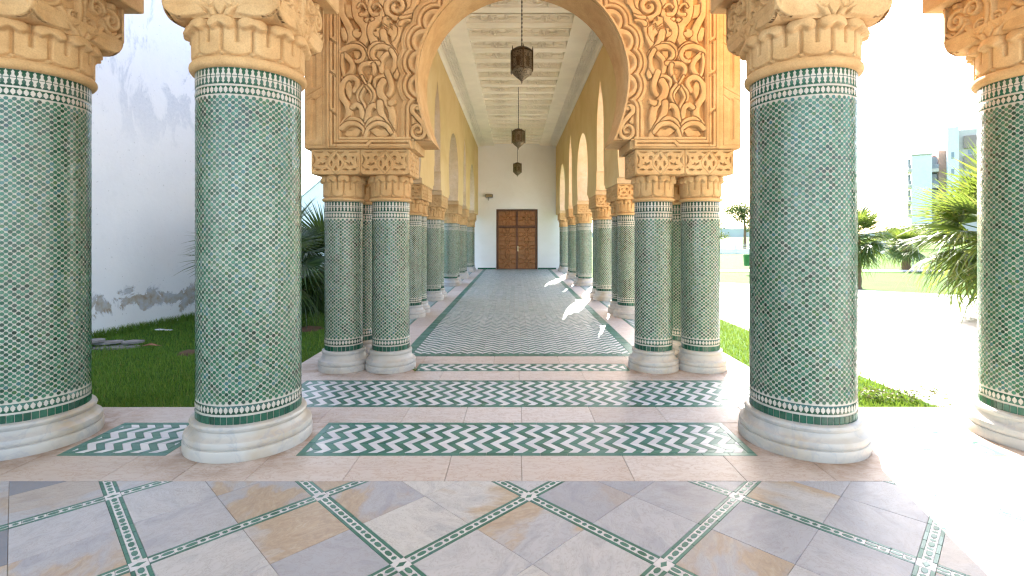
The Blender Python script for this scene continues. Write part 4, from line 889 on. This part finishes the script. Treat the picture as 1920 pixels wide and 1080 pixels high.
# ------------------------------------------------------------------ gallery above the broad columns
ga = thing('gallery_arcade', 'sandstone arcade of the front gallery resting on the broad columns', 'arcade', (0, 3.105, 0))
xs = [CX1L, -CX2, CX2, CX4R]
for x in xs:
    MB().cbox(x-.405, x+.405, -.405, .405, 2.8005, 3.02, .008).obj('impost', 'sandstone', ga)
P = [(-10, 3.021)]
seq = [-9.0, CX1L, -CX2, CX2, CX4R, 9.0]
for a, b in zip(seq[:-1], seq[1:]):
    c = (a+b)/2; r = (b-a)/2-.41; hgt = min(r, 1.35) if r > .6 else r
    P += [(c-r*math.cos(t_), 3.021+hgt*math.sin(t_)) for t_ in np.linspace(0, PI, 21)]
P += [(10, 3.021), (10, 4.9), (-10, 4.9)]
MB().prism(P, 'y', -.36, .36).obj('arcade_wall', 'sandstone', ga)
gr = MB().box(-10.5, 10.5, -5.4, 3.48, 4.902, 5.3).obj('gallery_roof', 'roof_concrete'); tag(gr, 'flat roof and pale ceiling of the front gallery', 'roof', kind='structure')
MB().box(-10.4, 10.4, -5.3, 2.7, 4.82, 4.90).obj('gallery_ceiling', 'ceiling_paint', gr)
for a, b in ((-10, -8.6), (8.6, 10)): MB().cbox(a, b, -.36, .36, 0, 3.0195, .01).obj('pier', 'sandstone', ga)
# ------------------------------------------------------------------ left garden
ww = MB().box(-7, 3.35, 0, .35, -.1, 7.2).obj('garden_wall', 'flaking_wall', None, None, (-5.36, 6.37, 0), math.atan2(1.6, .31))
tag(ww, 'tall white garden wall with flaking plaster near the lawn', 'wall', None, 'thing')
def blades(name, n, fn, hmin, hmax, parent=None, label=None, wd=.004):
    base = np.array([fn() for _ in range(n)]); a = RNG.uniform(0, 2*PI, n); h = RNG.uniform(hmin, hmax, n); ln = RNG.uniform(.1, .6, n)*h; w_ = RNG.uniform(.6, 1.2, n)*wd
    ux, uy = np.cos(a), np.sin(a); b = RNG.uniform(0, 2*PI, n); lx, ly = np.cos(b)*ln, np.sin(b)*ln
    V = np.zeros((n, 5, 3)); z = base[:, 2]
    V[:, 0] = np.stack([base[:, 0]-ux*w_, base[:, 1]-uy*w_, z], 1); V[:, 1] = np.stack([base[:, 0]+ux*w_, base[:, 1]+uy*w_, z], 1)
    V[:, 2] = np.stack([base[:, 0]+ux*w_*.8+lx*.4, base[:, 1]+uy*w_*.8+ly*.4, z+h*.6], 1); V[:, 3] = np.stack([base[:, 0]-ux*w_*.8+lx*.4, base[:, 1]-uy*w_*.8+ly*.4, z+h*.6], 1)
    V[:, 4] = np.stack([base[:, 0]+lx, base[:, 1]+ly, z+h], 1); o = (np.arange(n)*5)[:, None]
    F = np.concatenate([o+np.array([0, 1, 2]), o+np.array([0, 2, 3]), o+np.array([3, 2, 4])], 0)
    ob = link(name, npmesh(name, V.reshape(-1, 3), F, 'grass_blade', False), parent); tag(ob, label, 'grass' if label else None, kind='stuff'); return ob
SOIL = [(-3.62, 5.55, .22), (-2.95, 6.9, .34), (-3.45, 9.1, .45)]
def lawn_pt():
    while True:
        y = 3.67+(RNG.random()**1.7)*8; x = RNG.uniform(-5.6, -PL-.01)
        if x < -5.36+.194*(y-6.37)+.02: continue
        if any(math.hypot(x-a, y-b) < r*.85 for a, b, r in SOIL): continue
        return (x, y, -.035)
blades('lawn_grass', 42000, lawn_pt, .02, .055, None, 'short dense grass on the shaded left lawn', .0032)
def wallfoot():
    t_ = RNG.uniform(-2.6, 2.8); x = -5.36+.19*t_+.02+abs(RNG.normal(0, .05)); return (x, 6.37+.98*t_, -.035)
blades('wall_foot_grass', 5000, wallfoot, .04, .13, None, 'longer grass tufts along the foot of the white wall', .0035)
def strip_pt():
    return (RNG.uniform(PL, 3.12+.05*RNG.normal()), 3.68+(RNG.random()**1.5)*8, -.045)
blades('strip_grass', 16000, strip_pt, .02, .05, None, 'sunlit short grass on the right lawn strip', .0035)
def soil_patch(x, y, r, lb, mat='soil'):
    mb = MB(); n = 24; q_ = [(x, y, -.01)]; rr = [r*random.uniform(.8, 1.1) for _ in range(n)]
    for k in range(n): q_.append((x+.6*rr[k]*math.cos(2*PI*k/n), y+.6*rr[k]*math.sin(2*PI*k/n), -.025+jit(.012)))
    for k in range(n): q_.append((x+rr[k]*math.cos(2*PI*k/n), y+rr[k]*math.sin(2*PI*k/n), -.055))
    mb.add(q_, [(0, 1+k, 1+(k+1) % n) for k in range(n)]+[(1+k, 1+n+k, 1+n+(k+1) % n, 1+(k+1) % n) for k in range(n)]); tag(mb.obj('soil_patch', mat, None, 60), lb, 'soil', kind='structure')
soil_patch(*SOIL[0], 'small bare soil patch in the left lawn beside the broad column'); soil_patch(*SOIL[1], 'planting circle of bare soil near the left cluster of slim columns'); soil_patch(*SOIL[2], 'bare soil around the foot of the farther left palm')
soil_patch(2.55, 4.45, .32, 'reddish bare soil patch in the sunlit right lawn strip', 'brick_red_soil')
# broken slabs and litter
sl = thing('broken_slabs', 'heap of broken grey slate slabs lying on the lawn by the white wall', 'slabs', (-4.72, 5.78, -.05))
for (cx, cy_, w_, d_, z, t_) in ((0, 0, .62, .34, .03, .03), (-.12, .1, .36, .22, .075, .025), (-.22, .02, .28, .2, .105, .02), (.2, .08, .26, .16, .065, .02)):
    n = 9; Pp = [(cx+w_/2*math.cos(2*PI*k/n)*random.uniform(.75, 1.1), cy_+d_/2*math.sin(2*PI*k/n)*random.uniform(.75, 1.1)) for k in range(n)]
    MB().prism(Pp, 'z', z-t_, z).obj('slab', 'slate', sl, 30).rotation_euler = (jit(.05), jit(.06), 0)
lf = thing('dry_leaf', 'dry reddish brown palm scrap lying on the left lawn', 'leaf litter', (-4.18, 5.66, -.005))
MB().add([(-.12, 0, .01), (0, -.03, .03), (.13, .01, .012), (.02, .04, .02), (0, .005, .045)], [(0, 1, 4), (1, 2, 4), (2, 3, 4), (3, 0, 4)]).obj('blade', 'brick_red_soil', lf)
for i, (x, y, s_, lb) in enumerate(((-4.86, 6.75, .09, 'white paint flake on the grass near the slate slabs, left one'), (-4.72, 6.72, .07, 'white paint flake on the grass near the slate slabs, right one'), (-4.62, 7.42, .10, 'larger white paint flake on the grass at the wall foot'))):
    n = 7; tag(MB().prism([(s_*math.cos(2*PI*k/n)*random.uniform(.6, 1), .5*s_*math.sin(2*PI*k/n)*random.uniform(.6, 1)) for k in range(n)], 'z', 0, .006).obj('paint_flake', 'paint_chip', None, None, (x, y, -.012)), lb, 'paint flake')
hb = MB()
for k in range(260):
    t_ = random.random(); x = 2.62+t_*.62+jit(.05); y = 3.80+.12*abs(jit(1))+.1*(1-t_); s_ = random.uniform(.012, .03); a = random.random()*6.28; z = random.uniform(-.03, .05+.03*(t_ > .75))
    hb.add([(x, y, z), (x+s_*math.cos(a), y+s_*math.sin(a), z+s_*.5), (x+s_*1.6*math.cos(a+.5), y+s_*1.6*math.sin(a+.5), z+s_*.2), (x+s_*math.cos(a+1), y+s_*math.sin(a+1), z+s_*.4)], [(0, 1, 2, 3)])
tag(hb.obj('ground_cover', 'herb_leaf'), 'low leafy ground cover at the edge of the right lawn strip', 'ground cover', kind='stuff')
wd = MB()
for k in range(7): a = k*.9; wd.add([(0, 0, 0), (.018*math.cos(a)-.005, .018*math.sin(a), .022), (.04*math.cos(a), .04*math.sin(a), .02+.01*(k % 3)), (.018*math.cos(a)+.005, .018*math.sin(a)+.006, .022)], [(0, 1, 2, 3)])
tag(wd.obj('weed', 'herb_leaf', None, None, (-.99, 4.62, 0)), 'tiny green weed at the foot of the left inner slim column', 'weed')
# ------------------------------------------------------------------ palms
def frond_mesh(L, pet, spread, nl, mat, droop, seed):
    rg = random.Random(seed); mb = MB(); mb.tube([(0, 0, 0), (pet*.5, 0, pet*.03), (pet, 0, 0)], [.02, .013, .009], 5)
    for i in range(nl):
        f = i/(nl-1)*2-1; a = f*spread; l_ = L*(.62+.38*math.cos(a*.55))*rg.uniform(.9, 1.05); w_ = L*.050; d = Vector((math.cos(a), math.sin(a), 0)); s_ = Vector((-d.y, d.x, 0)); o = Vector((pet, 0, 0)); dr_ = droop*rg.uniform(.5, 1.5)
        q_ = []
        for t_, ww_ in ((.03, .25), (.35, 1.0), (.6, .75), (.82, .35), (1, .03)):
            z = -dr_*l_*t_**3+.10*L*abs(f)*t_*.6; c = o+d*(l_*t_)+Vector((0, 0, z)); k = 1+.25*t_
            q_ += [c-s_*w_*ww_*.5, c+Vector((0, 0, w_*.28*ww_)), c+s_*w_*ww_*.5]
        mb.add(q_, [(3*j+e, 3*j+e+1, 3*j+e+4, 3*j+e+3) for j in range(4) for e in (0, 1)])
    return mb.mesh('frond', mat)
def palm(label, x, y, z0, hgt, L, nf, mat, seed, pet=.45, tr=.13, group=None, emin=-50, emax=78, az=None, nl=26):
    rg = random.Random(seed); t = thing('fan_palm', label, 'palm tree', (x, y, z0), 0, group)
    pr = [(tr*1.25, -.05)]+[(tr*(1.1-.25*k/8)+(.018 if k % 2 else 0), hgt*k/8) for k in range(9)]+[(.02, hgt+.08)]
    MB().lathe(pr, 14).obj('trunk', 'trunk_bark', t, 20)
    V_ = [frond_mesh(L, L*pet, R_(105), nl, mat, dd, seed+k) for k, dd in enumerate((.12, .28, .5))]
    for k in range(nf):
        f = (k+.5)/nf; el = R_(emax+(emin-emax)*f**.85)+rg.uniform(-.12, .12); a = k*2.39996+rg.uniform(-.2, .2)
        if az is not None: a = az[k % len(az)]+rg.uniform(-.35, .35)
        o = link('frond', V_[min(2, int(f*3))], t, (0, 0, hgt-.04+.05*(1-f))); o.rotation_euler = (rg.uniform(-.5, .5), -el, a); s_ = rg.uniform(.85, 1.12); o.scale = (s_, s_, s_)
    return t
GP = 'fan palms planted around the colonnade'
palm('dark fan palm partly hidden behind the broad column, its fronds reaching the white wall', -3.66, 7.4, -.05, .85, .70, 20, 'dark_palm_leaf', 11, .85, .13, GP, -25, 65)
palm('dark fan palm between the broad column and the left cluster of slim columns', -3.38, 8.9, -.05, .75, .85, 34, 'dark_palm_leaf', 23, .62, .15, GP, -55, 80)
palm('fan palm at the edge of the far lawn, just right of the broad column', 9.05, 13.5, -.1, 1.35, .66, 38, 'palm_leaf', 31, .65, .16, GP, -65, 80)
pb = palm('small fan palm in the middle of the sunny lawn with pale stakes', 16.0, 20.6, -.16, 1.0, .64, 34, 'palm_leaf', 41, .6, .14, GP, -50, 80)
palm('large bright fan palm half hidden by the column at the right edge', 7.45, 7.7, -.05, 1.3, .95, 38, 'palm_leaf', 53, .66, .18, GP, -50, 80, None, 30)
for i, (dx, h_) in enumerate(((-.12, 1.25), (.2, 1.1))): MB().tube([(dx, -.5, 0), (dx*.6, -.42, h_)], .02, 6).obj('stake', 'white_paint', pb)
# ------------------------------------------------------------------ distance
def tree(label, x, y, z0, h_, r, n, seed, mat='tree_leaf', group='trees beyond the lawn', conic=False):
    rg = np.random.default_rng(seed); t = thing('tree', label, 'tree', (x, y, z0), 0, group)
    MB().tube([(0, 0, -.2), (.05*h_*.1, 0, h_*.4), (0, .03*h_, h_*.75)], [h_*.035, h_*.024, h_*.01], 7).obj('trunk', 'trunk_bark', t)
    cl = [(rg.normal(0, r*.42), rg.normal(0, r*.42), h_*rg.uniform(.45, .95)) for _ in range(16)]; C_ = []
    if conic: cl = [(rg.normal(0, r*.55*(1-f)), rg.normal(0, r*.55*(1-f)), h_*(.25+.72*f)) for f in rg.random(18)]
    for c in cl: C_.append(np.array(c)+rg.normal(0, 1, (n//16, 3))*np.array([r*.24, r*.24, h_*.055]))
    C_ = np.concatenate(C_); N = len(C_); s_ = r*.055*rg.uniform(.6, 1.4, (N, 1)); u = rg.normal(0, 1, (N, 3)); u /= np.linalg.norm(u, axis=1, keepdims=True); v = np.cross(u, rg.normal(0, 1, (N, 3))); v /= np.linalg.norm(v, axis=1, keepdims=True)
    V = np.stack([C_-u*s_, C_-v*s_*.6, C_+u*s_, C_+v*s_*.6], 1).reshape(-1, 3); F = np.arange(N*4).reshape(-1, 4); link('crown', npmesh('crown', V, F, mat, False), t)
    return t
tree('loose tall tree far off between the slim columns and the broad right column', 21.0, 46, -.16, 4.6, 1.7, 2600, 3)
tree('round far tree peeping out beside the broad right column', 23.6, 47, -.16, 4.3, 1.5, 2000, 4)
tree('low bushy tree behind the far lawn, left of the tall loose tree', 19.4, 50, -.16, 2.6, 1.6, 2000, 5)
for i, (x, y, lb) in enumerate(((20.3, 42, 'small distant fan palm behind the lawn, left one of two'), (21.9, 42, 'small distant fan palm behind the lawn, right one of two'))): palm(lb, x, y, -.16, 1.6, .6, 22, 'palm_leaf', 60+i, .5, .13, 'distant palms', -60, 75, None, 14)
for i, (x, y, h_, r, lb) in enumerate(((38, 50, 2.3, 2.2, 'pale bush behind the small lawn palm, left one'), (43.5, 54, 2.6, 2.4, 'pale bush below the apartment block, middle one'), (48, 55, 2.4, 2.2, 'pale bush below the apartment block, right one'), (52, 52, 2.0, 2.0, 'low bush at the far right behind the large palm'))): tree(lb, x, y, -.3, h_, r, 1600, 70+i, 'tree_leaf', 'bushes along the street')
hl = MB(); n = 60; q_ = []
for k in range(n+1):
    a = R_(-10+80*k/n); rr = 700; h_ = 9+5*math.sin(k*.33)+3*math.sin(k*.9+1)
    q_ += [(rr*math.sin(a), rr*math.cos(a), -5), (rr*math.sin(a), rr*math.cos(a), h_), ((rr+200)*math.sin(a), (rr+200)*math.cos(a), -5)]
hl.add(q_, [(3*k+j, 3*k+3+j, 3*k+4+j, 3*k+1+j) for k in range(n) for j in (0, 1)]); tag(hl.obj('hills', 'hazy_hill', None, 60), 'low wooded hills on the horizon', 'hills', kind='structure')
# low boundary wall and street
fw = thing('boundary_wall', 'low white boundary wall with railings beyond the far lawn', 'wall', (15, 40, -.16))
for k in range(12):
    MB().cbox(k*1.2, k*1.2+.14, -.07, .07, 0, .85, .01).obj('post', 'white_paint', fw)
    MB().box(k*1.2+.142, k*1.2+1.198, -.04, .04, 0, .38).obj('wall_panel', 'white_paint', fw)
    for j in range(3): MB().tube([(k*1.2+.14, 0, .5+j*.13), (k*1.2+1.2, 0, .5+j*.13)], .015, 5).obj('rail', 'white_paint', fw)
ct = thing('parked_car', 'blue parked car half hidden between the lawn palms', 'car', (41.6, 56.5, -.55), R_(20))
body = [(-2.0, .25), (-2.05, .6), (-1.95, .85), (-1.2, .92), (-.7, 1.40), (.75, 1.42), (1.35, .95), (1.95, .82), (2.05, .5), (2.0, .25)]
MB().prism(body, 'y', -.82, .82).obj('body', 'car_blue', ct, 30)
for sg in (-1, 1):
    MB().prism([(-1.0, .93), (-.62, 1.32), (.02, 1.34), (.02, .93)], 'y', sg*.822, sg*.83).obj('window', 'window_glass', ct); MB().prism([(.1, .93), (.1, 1.34), (.7, 1.33), (1.15, .95)], 'y', sg*.822, sg*.83).obj('window', 'window_glass', ct)
    for x in (-1.3, 1.3):
        wo = link('wheel', None, ct, (x, sg*.78, .3)); wo.rotation_euler = (PI/2, 0, 0); MB().lathe([(.18, -.09), (.31, -.09), (.31, .09), (.18, .09)], 20).obj('tyre', 'tyre', wo); MB().lathe([(.01, .05), (.19, .07), (.19, -.07), (.01, -.05)], 16).obj('rim', 'railing_grey', wo)
for y in (-.55, .55): MB().box(-2.07, -2.03, y-.18, y+.18, .58, .72).obj('headlight', 'white_paint', ct)
bn = thing('litter_bin', 'green litter bin on a post beside the lawn, peeping out by the broad column', 'bin', (8.42, 18.3, -.16))
MB().lathe([(.01, .32), (.13, .32), (.155, .72), (.165, .74), (.14, .74), (.12, .36), (.01, .36)], 20).obj('bucket', 'bin_green', bn, 40); MB().tube([(.18, 0, 0), (.18, 0, .86)], .022, 8).obj('post', 'metal_dark', bn)
# apartment block
ap = thing('apartment_block', 'pale multi storey apartment block with balconies beyond the palms', 'building', ((1709-966)*104/FPX, 104, -.16), R_(-36))
s_ = 104/FPX; kx = .79
def bxp(name, x0, x1, y0, y1, d0, d1, mat, parent=ap):     # pixel extents at that distance, d = metres behind the front
    return MB().box((x0-1709)*s_*kx, (x1-1709)*s_*kx, d0, d1, (442.5-y1)*s_+CAMH+.16, (442.5-y0)*s_+CAMH+.16).obj(name, mat, parent)
bxp('main_block', 1709, 1746, 292, 456, 0, 12, 'block_white'); bxp('stair_tower', 1759, 1772.5, 284, 456, 2.0, 14, 'block_rose')
bxp('recessed_wing', 1746.2, 1758.9, 296, 456, 3.2, 12, 'block_white'); bxp('tall_block', 1772.7, 1792, 247, 456, -1, 16, 'block_white'); bxp('tall_wing', 1792.2, 1870, 250, 456, 1.5, 16, 'block_cream')
for y in (318, 348, 378, 404):
    b_ = bxp('balcony', 1746.3, 1758.7, y, y+6, .6, 3.1, 'block_cream'); bxp('railing', 1746.6, 1758.5, y-8, y-.2, .62, .68, 'railing_grey', b_); bxp('window', 1748, 1757, y-24, y-9, 3.12, 3.19, 'window_glass')
    b_ = bxp('balcony', 1702, 1708.8, y-3, y+3, 1, 6, 'block_cream'); bxp('railing', 1702.2, 1708.6, y-11, y-3.2, 1.02, 1.08, 'railing_grey', b_); bxp('window', 1704, 1708.9, y-26, y-12, 6.1, 6.3, 'window_glass')
for y in (262, 298, 334, 370): bxp('spandrel_panel', 1803, 1850, y, y+22, .9, 1.45, 'block_brown'); bxp('window', 1811, 1818, y+25, y+33, 1.40, 1.47, 'window_glass'); bxp('window', 1826, 1833, y+25, y+33, 1.40, 1.47, 'window_glass')
for y in (292, 322, 352, 382): bxp('window', 1779, 1784, y, y+12, -1.06, -1.01, 'window_glass')
bxp('parapet', 1708, 1747, 289.5, 291.8, -.3, 12.2, 'block_cream'); bxp('roof_box', 1750, 1757, 289, 295.8, 5, 8, 'block_brown')
# outbuilding with a sloping roof line, left behind the palms
ob = thing('outbuilding', 'white outbuilding with a sloping roof edge behind the left palms', 'building', (-11.2, 22.0, -.05), R_(-24))
MB().prism([(0, 0), (6.2, 0), (6.2, 5.2), (0, 1.5)], 'y', 0, 5).obj('wall', 'white_plaster', ob); MB().prism([(-.05, 1.475), (6.25, 5.235), (6.25, 5.29), (-.05, 1.53)], 'y', -.04, 5.05).obj('roof', 'block_white', ob)
MB().box(0, 6.2, -.03, -.002, 0, .45).obj('plinth', 'block_cream', ob); wn_ = MB().box(4.2, 5.2, -.04, -.003, 1.1, 2.2).obj('window', 'window_glass', ob); MB().cbox(4.1, 5.3, -.08, -.041, 1.0, 1.1, .01).obj('sill', 'block_cream', wn_)
